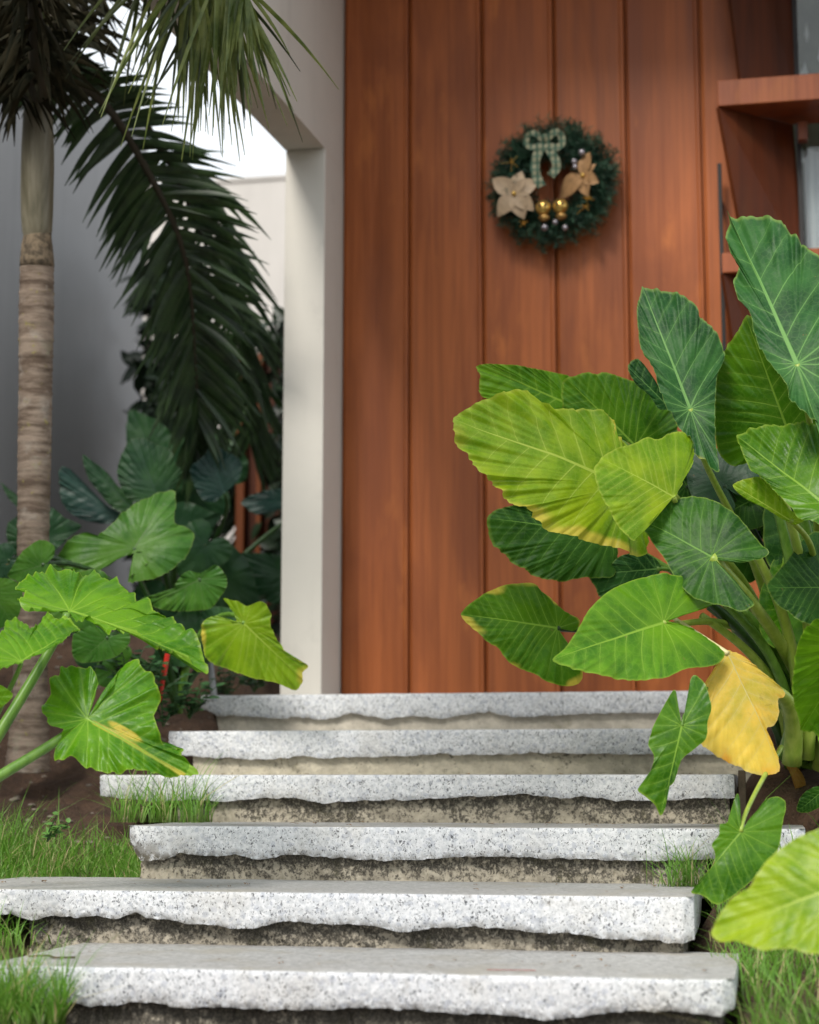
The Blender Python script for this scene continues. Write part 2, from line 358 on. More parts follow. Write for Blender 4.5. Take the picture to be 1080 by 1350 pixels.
# ================================================================ STAIRS
T0, DT = 5.45, .452          # y of the top slab's front, tread spacing
YK = [T0-DT*k for k in range(6)]
TOPROW = [914, 962, 1021, 1090, 1178, 1283]
ZK = [PY(540, TOPROW[k], YK[k])[2] for k in range(6)]
ENDS = [(263, 940), (221, 962), (130, 968), (168, 1062), (-95, 914), (-20, 968)]
BOT = [
 [(263,931),(286,944),(304,943),(346,946),(372,947),(390,944),(429,949),(462,940),(478,942),(509,948),(543,943),(581,948),(607,942),(644,938),(680,946),(750,942),(790,940),(855,940),(940,938)],
 [(221,978),(240,996),(284,999),(320,1001),(361,1001),(400,996),(421,1000),(460,998),(540,996),(571,994),(640,995),(705,992),(770,994),(840,994),(890,996),(962,993)],
 [(130,1049),(200,1057),(260,1055),(300,1057),(340,1052),(390,1052),(425,1059),(475,1055),(540,1056),(571,1052),(590,1052),(640,1050),(690,1047),(740,1052),(790,1050),(820,1056),(860,1055),(890,1055),(968,1051)],
 [(168,1112),(185,1134),(215,1134),(235,1126),(275,1129),(310,1127),(340,1134),(380,1127),(430,1130),(500,1135),(540,1134),(640,1129),(740,1132),(840,1135),(940,1134),(1062,1134)],
 [(-95,1200),(-50,1209),(11,1206),(44,1214),(72,1207),(100,1211),(125,1207),(150,1212),(178,1204),(194,1211),(222,1213),(250,1219),(278,1220),(310,1225),(350,1220),(380,1215),(410,1217),(450,1220),(490,1220),(540,1230),(570,1224),(625,1222),(680,1227),(740,1230),(780,1235),(840,1240),(900,1244),(914,1240)],
 [(-20,1318),(40,1324),(85,1322),(125,1327),(175,1322),(215,1324),(250,1330),(310,1329),(360,1332),(430,1330),(500,1330),(540,1331),(595,1337),(640,1335),(715,1346),(765,1342),(805,1335),(840,1332),(915,1336),(950,1340),(968,1330)]]
stairs = thing('garden_stairs', 'flight of six rough granite slab steps on stained mortar leading to the door', 'stairs', (0, YK[3], ZK[5]-.3))
for k in range(6):
    y = YK[k]; zt = ZK[k]
    x0 = PY(ENDS[k][0], TOPROW[k]+10, y)[0]; x1 = PY(ENDS[k][1], TOPROW[k]+10, y)[0]
    bp = np.array([PY(p[0], p[1], y)[[0, 2]] for p in BOT[k]])
    n = 420; xs = np.linspace(x0, x1, n)
    zb = np.interp(xs, bp[:, 0], bp[:, 1])
    zb += .0014*wn(xs*42, 30+k)+.0008*wn(xs*110, 60+k)
    _k = np.arange(x0-.05, x1+.08, .021); _k = _k+rng.uniform(-.007, .007, len(_k)); zb += np.interp(xs, _k, rng.normal(0, .0012, len(_k)))
    zb = np.minimum(zb, zt-.045)
    # section rows: top back, top front edge (rounded), front rows, bottom edge, underside going back and up a little
    yb = (YK[k-1]+.055) if k else YK[0]+1.35
    nb = 12
    rows = []; dirt = []
    fr = .0022*wn(xs*9, 90+k)
    ndepth = 10
    for i in range(ndepth):
        t = i/(ndepth-1); rows.append((yb+(y+.007-yb)*t+fr*t, np.full(n, zt)+.0008*wn(xs*15+i, 5)))
        dirt.append(np.full(n, .15))
    rows.append((y+.0025+fr, zt-.0012+0*xs)); dirt.append(np.zeros(n))
    for i in range(nb):
        t = i/(nb-1); zz = (zt-.007)*(1-t)+zb*t
        rough = .0010*np.sin(xs*47+k)*np.sin(xs*31-zz*90)+.0011*rng.standard_normal(n)
        rows.append((y+fr+rough*(.25+t)+.006*(t**3), zz))
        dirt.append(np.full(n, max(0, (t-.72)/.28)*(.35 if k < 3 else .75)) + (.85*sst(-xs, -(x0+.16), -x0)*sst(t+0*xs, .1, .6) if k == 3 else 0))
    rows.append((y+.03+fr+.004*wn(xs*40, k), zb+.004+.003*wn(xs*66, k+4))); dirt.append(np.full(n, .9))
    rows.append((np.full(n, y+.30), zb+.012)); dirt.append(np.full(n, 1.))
    nrw = len(rows); V = []
    endn = .004
    for (yy, zz) in rows:
        yy = yy+0*xs; zz = zz+0*xs
        for i in range(n): V.append((xs[i], yy[i], zz[i]))
    V = np.array(V)
    # broken ends: corners knocked off
    Vg = V.reshape(nrw, n, 3)
    for i in range(n):
        for e, xe in ((0, x0), (1, x1)):
            dd = abs(xs[i]-xe)
            if dd < .02: Vg[ndepth:, i, 1] += (.02-dd)*(.9 if k in (3, 4, 5) else .5)
    F = []
    for r in range(nrw-1):
        for i in range(n-1):
            a_ = r*n+i; F.append((a_, a_+n, a_+n+1, a_+1))
    F.append(tuple(r*n for r in range(nrw))[::1]); F.append(tuple(r*n+n-1 for r in range(nrw))[::-1])
    o = me('granite_slab', Vg.reshape(-1, 3), F, GR, stairs, True, dict(dirt=np.concatenate(dirt)))
    md = o.modifiers.new('edge', 'EDGE_SPLIT'); md.split_angle = R(40)
RX = [(285, 905), (255, 1005), (235, 962), (188, 930), (40, 900), (60, 950)]
for k in range(6):
    y = YK[k]+(.026, .028, .034, .034, .042, .042)[k]; zt_ = PY(540, max(p[1] for p in BOT[k])-16, YK[k])[2]+.03
    zt2 = ZK[k]-.012; zb2 = (ZK[k+1]-.03) if k < 5 else ZK[5]-.30
    x0 = PY(RX[k][0], TOPROW[k]+40, y)[0]; x1 = PY(RX[k][1], TOPROW[k]+40, y)[0]
    nx, nz = 360, 22; xs = np.linspace(x0, x1, nx); V = []; up = []
    for j in range(nz):
        t = j/(nz-1); z = zb2+(zt2-zb2)*t
        am = (.0015, .003, .006, .007, .009, .009)[k]
        yy = y+am*(wn(xs*11+t*3, k)+.7*wn(xs*37+t*9, k+7)*np.cos(t*7+xs*5))+am*.35*rng.standard_normal(nx)-.010*(1-t)**2*(k > 1)
        for i in range(nx): V.append((xs[i], yy[i], z)); up.append(t)
    nb0 = len(V)
    F = [(j*nx+i, j*nx+i+1, (j+1)*nx+i+1, (j+1)*nx+i) for j in range(nz-1) for i in range(nx-1)]
    for xx in (x0, x1):      # returns at the ends
        V += [(xx, y, zb2), (xx, y+.3, zb2), (xx, y+.3, zt2), (xx, y, zt2)]; up += [0, 0, 1, 1]
    F += [(nb0, nb0+3, nb0+2, nb0+1), (nb0+4, nb0+5, nb0+6, nb0+7)]
    me('mortar_riser', V, F, RS[(0, 1, 2, 2, 3, 2)[k]], stairs, True, dict(up=up))
# ================================================================ GROUND
SX0 = PY(200, 1100, YK[3])[0]; SX1 = PY(930, 1100, YK[3])[0]
yp = np.array([-60, YK[5]-.6, YK[5]-.05, YK[5]+.02] + [YK[k]+.06 for k in (4, 3, 2, 1, 0)] + [YK[0]+1.2, 60])
zp = np.array([ZK[5]-.20, ZK[5]-.16, ZK[5]-.14, ZK[5]-.09, ZK[5]+.0, ZK[4]+.0, ZK[3]-.0, ZK[2]-.02, ZK[1]-.0, ZK[0]-.05, ZK[0]-.05])
LY, LX, RXX = [], [], []
for k in (5, 4, 3, 2, 1, 0):
    a_ = PY(RX[k][0]-6, TOPROW[k]+40, YK[k])[0]; b_ = PY(max(RX[k][1], ENDS[k][1])+6, TOPROW[k]+40, YK[k])[0]
    LY += [YK[k]-.03, YK[k]+DT-.10]; LX += [a_, a_]; RXX += [b_, b_]
LY.append(YK[0]+.9); LX.append(LX[-1]); RXX.append(RXX[-1]+.6)
def gz(x, y):
    z = np.interp(y, yp, zp)
    z = z+.018*np.sin(x*5.1+y*3)+.012*np.sin(x*13+1)*np.sin(y*11)
    # left bank: soil is lower beside the lower slabs' ends
    lowL = sst(-np.asarray(x, float), 1.15, 1.5); z = z-.03*lowL
    y_ = np.asarray(y, float); x_ = np.asarray(x, float)
    le = np.interp(y_, LY, LX); re = np.interp(y_, LY, RXX)
    inside = sst(x_, le, le+.06)*(1-sst(x_, re-.06, re))
    up = sst(y_, YK[5]-.05, YK[5]+.03)
    mound = .085*sst(x_, re, re+.05)*sst(y_, YK[4]+.1, YK[3])+.26*sst(y_, YK[0]-.05, YK[0]+.45)*sst(-x_, 1.30, 1.55)+.10*sst(y_, YK[1], YK[0])*sst(-x_, 1.5, 1.7)
    return z-.24*inside*up+mound
gxs = np.r_[np.linspace(-60, -5, 12), np.linspace(-4.5, 3.5, 230), np.linspace(4, 60, 12)]
gys = np.r_[np.linspace(-60, 0, 12), np.linspace(.6, 9, 210), np.linspace(10, 60, 10)]
V = []; nx = len(gxs)
for yv_ in gys:
    zz = gz(gxs, yv_)+.006*rng.standard_normal(nx)*(np.abs(gxs) < 5)
    V += [(gxs[i], yv_, zz[i]) for i in range(nx)]
F = [(j*nx+i, j*nx+i+1, (j+1)*nx+i+1, (j+1)*nx+i) for j in range(len(gys)-1) for i in range(nx-1)]
q = NM('garden_soil'); co = q.coord(); a1 = q.noise(6, 6, .7, co); a2 = q.noise(90, 5, .7, co)
c = q.mix(q.mr(a1, .35, .65), (.075, .042, .026), (.15, .085, .050)); c = q.mix(q.mr(a2, .5, .7, 0, .7), c, (.035, .022, .014)); c = q.mix(q.mr(q.noise(200, 3, .6, co), .62, .7, 0, .6), c, (.26, .20, .14))
q.set(Base_Color=c, Roughness=.97); q.bump(q.math('ADD', a2, a1), .9, .02)
g = me('ground', V, F, q.m); g['kind'] = 'structure'
# ================================================================ HOUSE: portal, door, window bay
YC = 5.80; YD = 6.06        # column face and door planes
ZB = ZK[0]-.05
xcl0 = PY(367, 900, YC)[0]; xcl1 = PY(424, 900, YC)[0]; xcl0 = (xcl0+PY(378, 250, YC)[0])/2; xcl1 = (xcl1+PY(428, 250, YC)[0])/2
zbeam = PY(400, 197, YC)[2]
portal = thing('portal_frame', 'cream plastered corner column with a heavy beam running forward from its top', 'column', (xcl0, YC, ZB))
mb = MB(); mb.box(xcl0, xcl1, YC, YD+.35, ZB-.3, zbeam, .004); mb.build('column', PL, portal)
# beam towards the viewer: soffit falls slightly forward as seen
nl = PX(215, 31, xcl0); slope = (nl[2]-zbeam)/(nl[1]-YC)
yn = 1.2; zn = zbeam+slope*(yn-YC); zt = zbeam+2.2
v = [(xcl0, YC, zbeam), (xcl1-.001, YC, zbeam), (xcl1-.001, yn, zn), (xcl0, yn, zn), (xcl0, YC, zt), (xcl1-.001, YC, zt), (xcl1-.001, yn, zt), (xcl0, yn, zt)]
me('beam', v, [(0, 1, 2, 3), (4, 7, 6, 5), (0, 4, 5, 1), (1, 5, 6, 2), (2, 6, 7, 3), (3, 7, 4, 0)], PL, portal, False)
mb = MB(); mb.box(xcl0+.001, xcl1-.002, YC+.001, YD+.35, zbeam+.001, zt, .003); mb.build('upper_column', PL, portal)
mb = MB(); mb.box(xcl0-.05, 4.0, 4.95, 8.5, ZB+3.05, ZB+3.3, .01)  # unseen roof slab, added to cast shade on the upper door
tag(mb.build('shade_roof', PL), 'cream roof slab added out of view to shade the top of the door', 'roof')
# door planks
door = thing('wooden_door', 'tall reddish brown door of wide vertical wooden planks above the steps', 'door', (PY(700, 910, YD)[0], YD, ZB))
seams = [PY(x, 450, YD)[0] for x in (450, 539, 636.5, 733.5, 830, 931, 1012)]
seams = [xcl1+.002] + seams[1:]
for i in range(6):
    a_, b_ = seams[i]+.0012, seams[i+1]-.0012; ch = .013; z0, z1 = ZB+.01, ZB+3.6
    prof = [(a_, YD+.03), (a_, YD+.012), (a_+ch*.35, YD+.011), (a_+ch*.5, YD+.0035), (a_+ch, YD), (b_-ch*1.3, YD), (b_-ch*.9, YD-.004), (b_-ch*.4, YD-.004), (b_-.001, YD+.003), (b_, YD+.03)]
    V = [(p[0], p[1], z) for z in (z0, z1) for p in prof]; n = len(prof)
    F = [(j, j+1, n+j+1, n+j) for j in range(n-1)]+[(n-1, 0, n, 2*n-1), tuple(range(n))[::-1], tuple(range(n, 2*n))]
    me('door_plank', V, F, WOOD, door, False)
for x in seams[1:-1]:
    V = []; n = 9
    for z in (ZB+.01, ZB+3.6): V += [(x-.0060+.0042*math.cos(t_), YD+.001-.0045*math.sin(t_), z) for t_ in np.linspace(0, math.pi, n)]
    me('bead_moulding', V, [(j+1, j, n+j, n+j+1) for j in range(n-1)], WOODL, door, True)  # brighter wood colour stands in for light caught along the bead
mb = MB(); mb.box(seams[0], seams[-1], YD+.032, YD+.06, ZB, ZB+3.6); mb.build('door_backing', WOODD, door)
DARK = flat('dark_metal', (.014, .013, .013), .65, .2, 20)
hx = PY(952, 350, YD-.07)
mb = MB(); zt_ = PY(952, 216, YD-.07)[2]; zb_ = PY(955, 640, YD-.07)[2]
mb.box(hx[0]-.007, hx[0]+.007, YD-.08, YD-.06, zb_, zt_, .002)
for zz in (zt_-.12, zb_+.12): mb.box(hx[0]-.007, hx[0]+.007, YD-.0605, YD+.001, zz-.01, zz+.01)
mb.build('pull_handle', DARK, door)
# window bay to the right of the door
YS = 5.87
bay = thing('window_bay', 'projecting wooden window bay with deep reddish shelves beside the door', 'window', (PY(1060, 800, YS)[0], YS, ZB))
shelf_rows = [(106, 140), (334, 360), (600, 632)]
xl = PY(946, 125, YS)[0]; xr = xl+1.6; sh = []
for (ra, rb) in shelf_rows:
    z1, z0 = PY(946, ra, YS)[2], PY(946, rb, YS)[2]; sh.append((z0, z1))
    mb = MB(); mb.box(xl, xr, YS, YD+.036, z0, z1, .003); mb.build('shelf', WOODP, bay)
sh = [(sh[0][0]+.95, sh[0][1]+.95)]+sh
# slanting side panels between the shelves
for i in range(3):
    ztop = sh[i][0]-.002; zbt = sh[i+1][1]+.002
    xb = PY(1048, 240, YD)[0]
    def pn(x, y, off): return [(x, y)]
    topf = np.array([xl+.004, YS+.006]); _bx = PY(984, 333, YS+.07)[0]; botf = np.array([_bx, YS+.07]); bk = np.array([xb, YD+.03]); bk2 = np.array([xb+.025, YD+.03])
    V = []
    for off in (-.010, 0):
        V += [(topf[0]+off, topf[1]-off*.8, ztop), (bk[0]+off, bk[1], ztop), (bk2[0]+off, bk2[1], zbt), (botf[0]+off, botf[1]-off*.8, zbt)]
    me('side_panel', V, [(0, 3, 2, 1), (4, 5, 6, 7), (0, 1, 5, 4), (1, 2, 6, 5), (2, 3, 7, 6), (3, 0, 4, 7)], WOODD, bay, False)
YG = YD+.04; xg = PY(1050, 240, YG)[0]
mb = MB(); mb.box(xg+.004, xg+.020, YG-.02, YG+.03, ZB, ZB+3.6, .002); mb.box(xg+.30, xg+.33, YG-.02, YG+.03, ZB, ZB+3.6, .002); mb.build('window_frame', DARK, bay)
q = NM('window_glass'); q.set(Base_Color=(.9, .95, .93), Roughness=.02, IOR=1.5); q.b.inputs['Transmission Weight'].default_value = 1.0
mb = MB(); mb.box(xg+.021, xr, YG, YG+.006, ZB, ZB+3.6); mb.build('glass_pane', q.m, bay)
q = NM('curtain_white'); cw = q.noise(1., 3, .5, q.coord((45, 45, .6))); q.set(Base_Color=q.mix(q.mr(cw, .3, .7), (.62, .66, .72), (.85, .87, .9)), Roughness=.9)
zc1 = PY(1060, 197, YG+.05)[2]; zc0 = PY(1060, 318, YG+.05)[2]
xs = np.linspace(xg+.03, xr, 90); cyv = YG+.07+.014*np.sin(xs*95)
V = [(xs[i], cyv[i], z) for z in (zc0-.4, zc1) for i in range(90)]
me('curtain', V, [(i, i+1, 90+i+1, 90+i) for i in range(89)], q.m, bay)
q = NM('garden_backdrop_print'); 
mb = MB(); mb.box(PY(1052, 172, YD-.05)[0], PY(1065, 172, YD-.05)[0], YD-.05, YD-.01, PY(1055, 184, YD-.05)[2], PY(1055, 160, YD-.05)[2], .002); mb.build('bracket', WOODP, bay)
room = flat('room_wall', (.20, .22, .15), .8, .25, 4)
mb = MB(); mb.box(xg-.05, xr, YG+.5, YG+.55, ZB, ZB+3.6); mb.build('room_wall', room, bay)
# pale flecks set behind the upper pane to imitate reflections in the glass
mb = MB()
for i in range(60):
    x = xg+.03+rng.random()*.5; z = PY(1060, 170-190*rng.random(), YG)[2]; y = YG+.3+rng.random()*.15
    a_ = rng.random()*.01+.004; h_ = .02+.05*rng.random()
    mb.add([(x-a_, y, z), (x, y-.004, z-h_*.5), (x+a_, y, z), (x, y+.004, z+h_)], [(0, 1, 2, 3)])
mb.build('reflection_flecks', flat('fleck_white', (.8, .85, .85), .3), bay)
# house wall right of bay & over door
# ================================================================ LEFT WALLS
XW = PY(187, 540, 8.9)[0]
zwt = PY(187, 165, 8.9)[2]
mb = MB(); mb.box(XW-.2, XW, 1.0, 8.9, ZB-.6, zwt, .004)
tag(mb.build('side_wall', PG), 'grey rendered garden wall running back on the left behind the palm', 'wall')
YW = 11.2; zw2 = PY(340, 238, YW)[2]
mb = MB(); mb.box(XW-2.5, 1.0, YW, YW+.2, ZB-.6, zw2, .004)
mb.box(XW-2.5, 1.0, YW-.015, YW+.215, zw2, zw2+.03, .003)
tag(mb.build('back_wall', PB), 'pale rendered wall under the bright sky behind the column', 'wall')
# timber doorway in the back
XT0 = PY(314, 700, 7.75)[0]; XT1 = PY(341, 700, 7.75)[0]
WOODR = wood_mat('screen_wood', .42)
td = thing('timber_screen', 'shaded reddish timber screen behind the dark plants left of the column', 'screen', (XT0, 7.75, ZB))
ztt = PY(320, 470, 7.75)[2]
for i, x in enumerate((XT0, XT1, XT1+.22, XT1+.44)):
    mb = MB(); mb.box(x, x+(.04 if i == 0 else .022), 7.70, 7.75, ZB-.1, ztt, .004); mb.build('post', WOODR, td)
mb = MB(); mb.box(XT0+.01, XT1+.46, 7.755, 7.775, ZB-.1, ztt-.02); mb.build('panel', WOODD, td)
# ================================================================ PALM
def palm_leaf_mat(name, a, b, tr=.2):
    q = NM(name); co = q.coord(); oi = q.n('ObjectInfo'); n1 = q.noise(14, 4, .6, co); 
    c = q.mix(q.mr(n1, .35, .65), a, b); c = q.mix(q.mr(q.noise(40, 4, .7, co), .62, .75, 0, .6), c, tuple(min(1, k*1.8+.03) for k in b))
    q.set(Base_Color=c, Roughness=.42)
    t = q.n('BsdfTranslucent'); q.l(c, t.inputs['Color']); m = q.n('MixShader'); m.inputs[0].default_value = tr
    q.l(q.b.outputs[0], m.inputs[1]); q.l(t.outputs[0], m.inputs[2]); q.l(m.outputs[0], q.o.inputs['Surface']); return q.m
PM_D = palm_leaf_mat('palm_leaf_dark', (.012, .032, .010), (.030, .065, .016)); PM_L = palm_leaf_mat('palm_leaf_green', (.09, .14, .022), (.24, .29, .07), .35)
PM_M = palm_leaf_mat('palm_leaf_olive', (.028, .045, .012), (.06, .08, .02), .2); PM_B = palm_leaf_mat('palm_leaf_brown', (.012, .014, .007), (.026, .022, .010), .1); PM_B.node_tree.nodes['Principled BSDF'].inputs['Roughness'].default_value = .8; PM_B.node_tree.nodes['Principled BSDF'].inputs['Specular IOR Level'].default_value = .15
RA_D = flat('rachis_dark', (.035, .028, .014), .6); RA_L = flat('rachis_green', (.12, .15, .05), .5)
def leaflet(p, d, side, L, w, droop, mb=None, fold=.25, n=6):
    d = d/np.linalg.norm(d); s_ = np.cross(d, side); s_ /= np.linalg.norm(s_)+1e-9
    V = []; pos = np.array(p, float); dd = d.copy()
    for i in range(n+1):
        t = i/n; ww = w*(math.sin(math.pi*min(1, (t*.9+.1)))**.6)*(1-t**4) + .0008
        V += [pos-s_*ww, pos+side*ww*fold, pos+s_*ww]
        dd = dd+np.array([0, 0, -1.])*droop/n; dd /= np.linalg.norm(dd); pos = pos+dd*L/n
    F = []
    for i in range(n):
        a_ = 3*i; F += [(a_, a_+3, a_+4, a_+1), (a_+1, a_+4, a_+5, a_+2)]
    return V, F
def frond(parent, path, dirs, L, w, mat, rm, n=40, droop=.5, r0=.012, separate=True, seed=0, wob=.15, lenprof=None, start=.05):
    """path: rachis points (3D). dirs: function t -> (dirA, dirB) of the two leaflet rows."""
    rs = np.random.default_rng(seed); P = catmull(path, 60); t_ = np.linspace(0, 1, 60)
    mb = MB(); mb.tube(P, list(r0*(1-t_)+.0025), 7); fr_ = mb.build('frond', rm, parent, True)
    jb = MB()
    for i in range(n):
        t = start+(1-start)*(i+rs.random()*.6)/n; k_ = min(t, .999)*59; j = int(k_); p = P[j]+(P[min(j+1, 59)]-P[j])*(k_-j)
        tg = P[min(j+1, 59)]-P[max(j-1, 0)]; tg /= np.linalg.norm(tg)
        for sgn, dv in zip((-1, 1), dirs(t)):
            d = np.array(dv, float)+rs.normal(0, wob, 3); d /= np.linalg.norm(d)
            ll = L*(lenprof(t) if lenprof else (math.sin(math.pi*(.12+.80*t))**.7))*(.85+.3*rs.random())
            sd_ = np.array(EYE-p); sd_ = sd_/np.linalg.norm(sd_)+rs.normal(0, .35, 3); sd_ -= d*np.dot(sd_, d); sd_ /= np.linalg.norm(sd_)
            V, F = leaflet(p, d, sd_, ll, w*(.8+.4*rs.random()), droop*(.7+.6*rs.random()))
            if separate: 
                o = me('leaflet', V, F, mat, fr_, True)
            else: jb.add(V, F)
    if not separate:
        o = jb.build('leaflets', mat, fr_, True); o['kind'] = 'stuff'
    return fr_
DP = 5.25
pal = thing('palm_tree', 'slender palm with ringed trunk and drooping dark fronds left of the steps', 'palm tree', PD(38, 1000, DP))
# trunk: centre line and half widths from the photograph
cl = [(36,1015,30),(38,980,27),(40,900,23),(42,800,21),(44,700,21),(45.5,600,22),(47,500,22),(48,420,23),(49,345,22)]
pts = catmull([(a_, b_, c_) for a_, b_, c_ in cl], 240); TR = []; RD = []
for i, (x, y, hw) in enumerate(pts):
    TR.append(PD(x, y, DP)); k_ = hw/FPX*DP
    yy_ = y+4*math.sin(y*.05); ringp = (yy_ % 19)/19.0
    RD.append(k_*(1+.045*math.exp(-((ringp-.5)/.09)**2)-.03*math.exp(-((ringp-.72)/.06)**2)+.008*math.sin(y*.9)))
q = NM('palm_bark'); co = q.coord((1, 1, 1)); rn = q.noise(1., 6, .7, q.coord((7, 7, 34))); bl = q.noise(14, 5, .65, co)
c = q.mix(q.mr(rn, .35, .65), (.105, .072, .050), (.30, .235, .18)); c = q.mix(q.mr(bl, .52, .7, 0, .6), c, (.40, .36, .31)); c = q.mix(q.mr(q.noise(38, 5, .7, co), .60, .68, 0, .7), c, (.30, .27, .07)); c = q.mix(q.mr(q.noise(7, 5, .7, co), .58, .72, 0, .6), c, (.16, .15, .05))
q.set(Base_Color=c, Roughness=.9); q.bump(q.math('ADD', rn, bl), .5, .006)
mb = MB(); mb.tube(TR, RD, 20); mb.build('trunk', q.m, pal, True)
cs = catmull([(49,346,20),(49,332,20),(49,318,17),(49,300,20),(49,260,21.5),(50,200,21.5),(50,150,19),(50,120,16)], 60)
mb = MB(); mb.tube([PD(x, y, DP) for x, y in ((49,352),(49,343),(49,334),(49,324),(49.5,314),(50,306))], [h/FPX*DP for h in (22.6,22.4,21.4,20.6,18.6,18.0)], 20); mb.build('fibre_collar', flat('palm_fibre', (.15, .115, .075), .9, .6, 60, 0, .6, .006), pal, True)
q = NM('crownshaft'); gg = q.noise(1., 5, .6, q.coord((50, 50, 2))); q.set(Base_Color=q.mix(q.mr(gg, .3, .7), (.115, .105, .065), (.22, .20, .14)), Roughness=.45)
mb = MB(); mb.tube([PD(x, y, DP) for x, y, h in cs], [h/FPX*DP for x, y, h in cs], 20); mb.build('crownshaft', q.m, pal, True)
CR = PD(50, 128, DP)
right = MI[:, 0]; upv = MI[:, 1]; fwd = FWD
def img(dx, dy, dz=0): return right*dx - upv*dy + fwd*dz      # direction given as photo right / down / away
# F1: the big drooping dark frond behind the trunk
def pth(L_, D0, D1): 
    n = len(L_); return [PD(x, y, D0+(D1-D0)*i/(n-1)) for i, (x, y) in enumerate(L_)]
def d1(t):
    a_ = img(-.75+.25*t, .55+.75*t*t, .15); b_ = img(.95-.45*t*t, -.55+1.35*t, .1)
    return a_, b_
frond(pal, pth([(52,118),(77,98),(140,140),(192,221),(234,307),(251,383),(257,470),(261,545),(258,600)], 5.3, 6.3), d1, .285, .0115, PM_D, RA_D, n=100, droop=.45, r0=.014, seed=3, wob=.14, start=.04, lenprof=lambda t: (.50+.50*sst(t, .05, .38))*(1-.35*sst(t, .7, 1.)))
# a second layer under it
frond(pal, pth([(50,120),(90,70),(160,120),(215,200),(262,300),(300,400),(322,500),(330,580)], 5.3, 6.9), lambda t: (img(-.7, .6+.5*t, .1), img(.85-.4*t, .1+.7*t, .1)), .40, .014, PM_D, RA_D, n=44, droop=.6, r0=.012, separate=False, start=.38, seed=5, lenprof=lambda t: .6+.4*math.sin(math.pi*t))
# F2: the pale green frond hanging in front of the beam
frond(pal, pth([(52,110),(66,-10),(120,-70),(195,-80),(258,-62),(300,-36),(325,-14)], 5.2, 4.4), lambda t: (img(-.28+.2*t, 1.0, .05), img(.06+.22*t, 1.0, -.05)), .46, .0050, PM_L, RA_L, n=42, droop=.5, r0=.012, seed=8, wob=.27, start=.66, lenprof=lambda t: (1.0-.62*sst(t, .80, 1.0)))
frond(pal, pth([(52,110),(62,10),(110,-55),(180,-60),(260,-40),(320,-18)], 5.2, 4.6), lambda t: (img(-.45, .9, .1), img(.3, 1.0, 0)), .46, .0045, PM_M, RA_L, n=18, droop=.4, r0=.012, separate=False, seed=9, wob=.35, start=.62, lenprof=lambda t: .8)
# crown mass
cro = [([(50,125),(30,60),(10,-40),(-60,-90)], 5.2, 5.0), ([(50,125),(15,95),(-20,60),(-70,40)], 5.2, 5.1), ([(50,125),(62,50),(70,-40),(60,-130)], 5.3, 5.6),
       ([(52,122),(85,60),(112,0),(150,-70)], 5.3, 5.6), ([(50,122),(50,60),(40,-20),(10,-100)], 5.15, 4.6)]
for i, (p, a_, b_) in enumerate(cro):
    frond(pal, pth(p, a_, b_), (lambda i: lambda t: (img(-.7, .1+.5*t, .2), img(.7, .1+.4*t, -.2)))(i), .30, .008, PM_B, RA_D, n=46, droop=.9, r0=.034, separate=False, start=.12, seed=20+i, wob=.45, lenprof=lambda t: .7)
# small palm behind by the column
bp_ = thing('areca_palm', 'small dark feathery palm tucked behind the cream column', 'palm', PY(350, 800, 9.0))
for i, p in enumerate(([(350,800),(352,600),(345,470),(318,380)], [(352,800),(360,620),(368,500),(330,420)], [(350,800),(356,640),(372,530),(400,470)], [(352,800),(345,640),(330,560),(300,520)], [(350,800),(345,600),(300,470),(240,440)])):
    frond(bp_, pth(p, 8.9, 8.3), lambda t: (img(-.8, .5, 0), img(.6, .7, 0)), .42, .009, PM_D, RA_D, n=34, droop=.6, r0=.008, separate=False, seed=40+i, wob=.15, start=.4)
# ================================================================ PLANTS
EXTRA = {}
def L_(parent, ol, O, T, D, mat, base=None, pm='green', r=(.014, .006), rise=.5, **kw):
    o, O3, back, nrm = leaf(parent, ol, O, T, D, mat, **kw)
    if base is not None: petiole(parent, O3, base, back*.6-nrm*.6, r[0], r[1], pm, rise=rise)
    return o
def gen_outline(O, T, wid=.52, n=28, jit=.02, seed=0, skew=0.):
    """generic elephant-ear outline in photo pixels"""
    rs = np.random.default_rng(seed); an = [0, 10, 22, 36, 52, 70, 90, 110, 130, 148, 162, 172, 178]
    rr = [1, .86, .74, .66, .60, .57, .57, .60, .62, .58, .44, .24, .10]
    O = np.array(O, float); T = np.array(T, float); ex = T-O; ey = np.array([-ex[1], ex[0]])*(wid/.52)
    pts = []
    for a_, r_ in zip(an, rr): t = R(a_); pts.append(O+ex*r_*math.cos(t)*(1+rs.normal(0, jit))+ey*r_*math.sin(t)*(1+skew+rs.normal(0, jit)))
    for a_, r_ in list(zip(an, rr))[:0:-1]: t = R(a_); pts.append(O+ex*r_*math.cos(t)*(1+rs.normal(0, jit))-ey*r_*math.sin(t)*(1-skew+rs.normal(0, jit)))
    return pts
B = PD(1058, 1012, 4.55)
def bs(dx, dz=0., dy=0.): return B+np.array([dx, dy, dz])
pr = thing('elephant_ear_plant', 'large elephant ear plant with overlapping lime and green leaves right of the steps', 'plant', B)
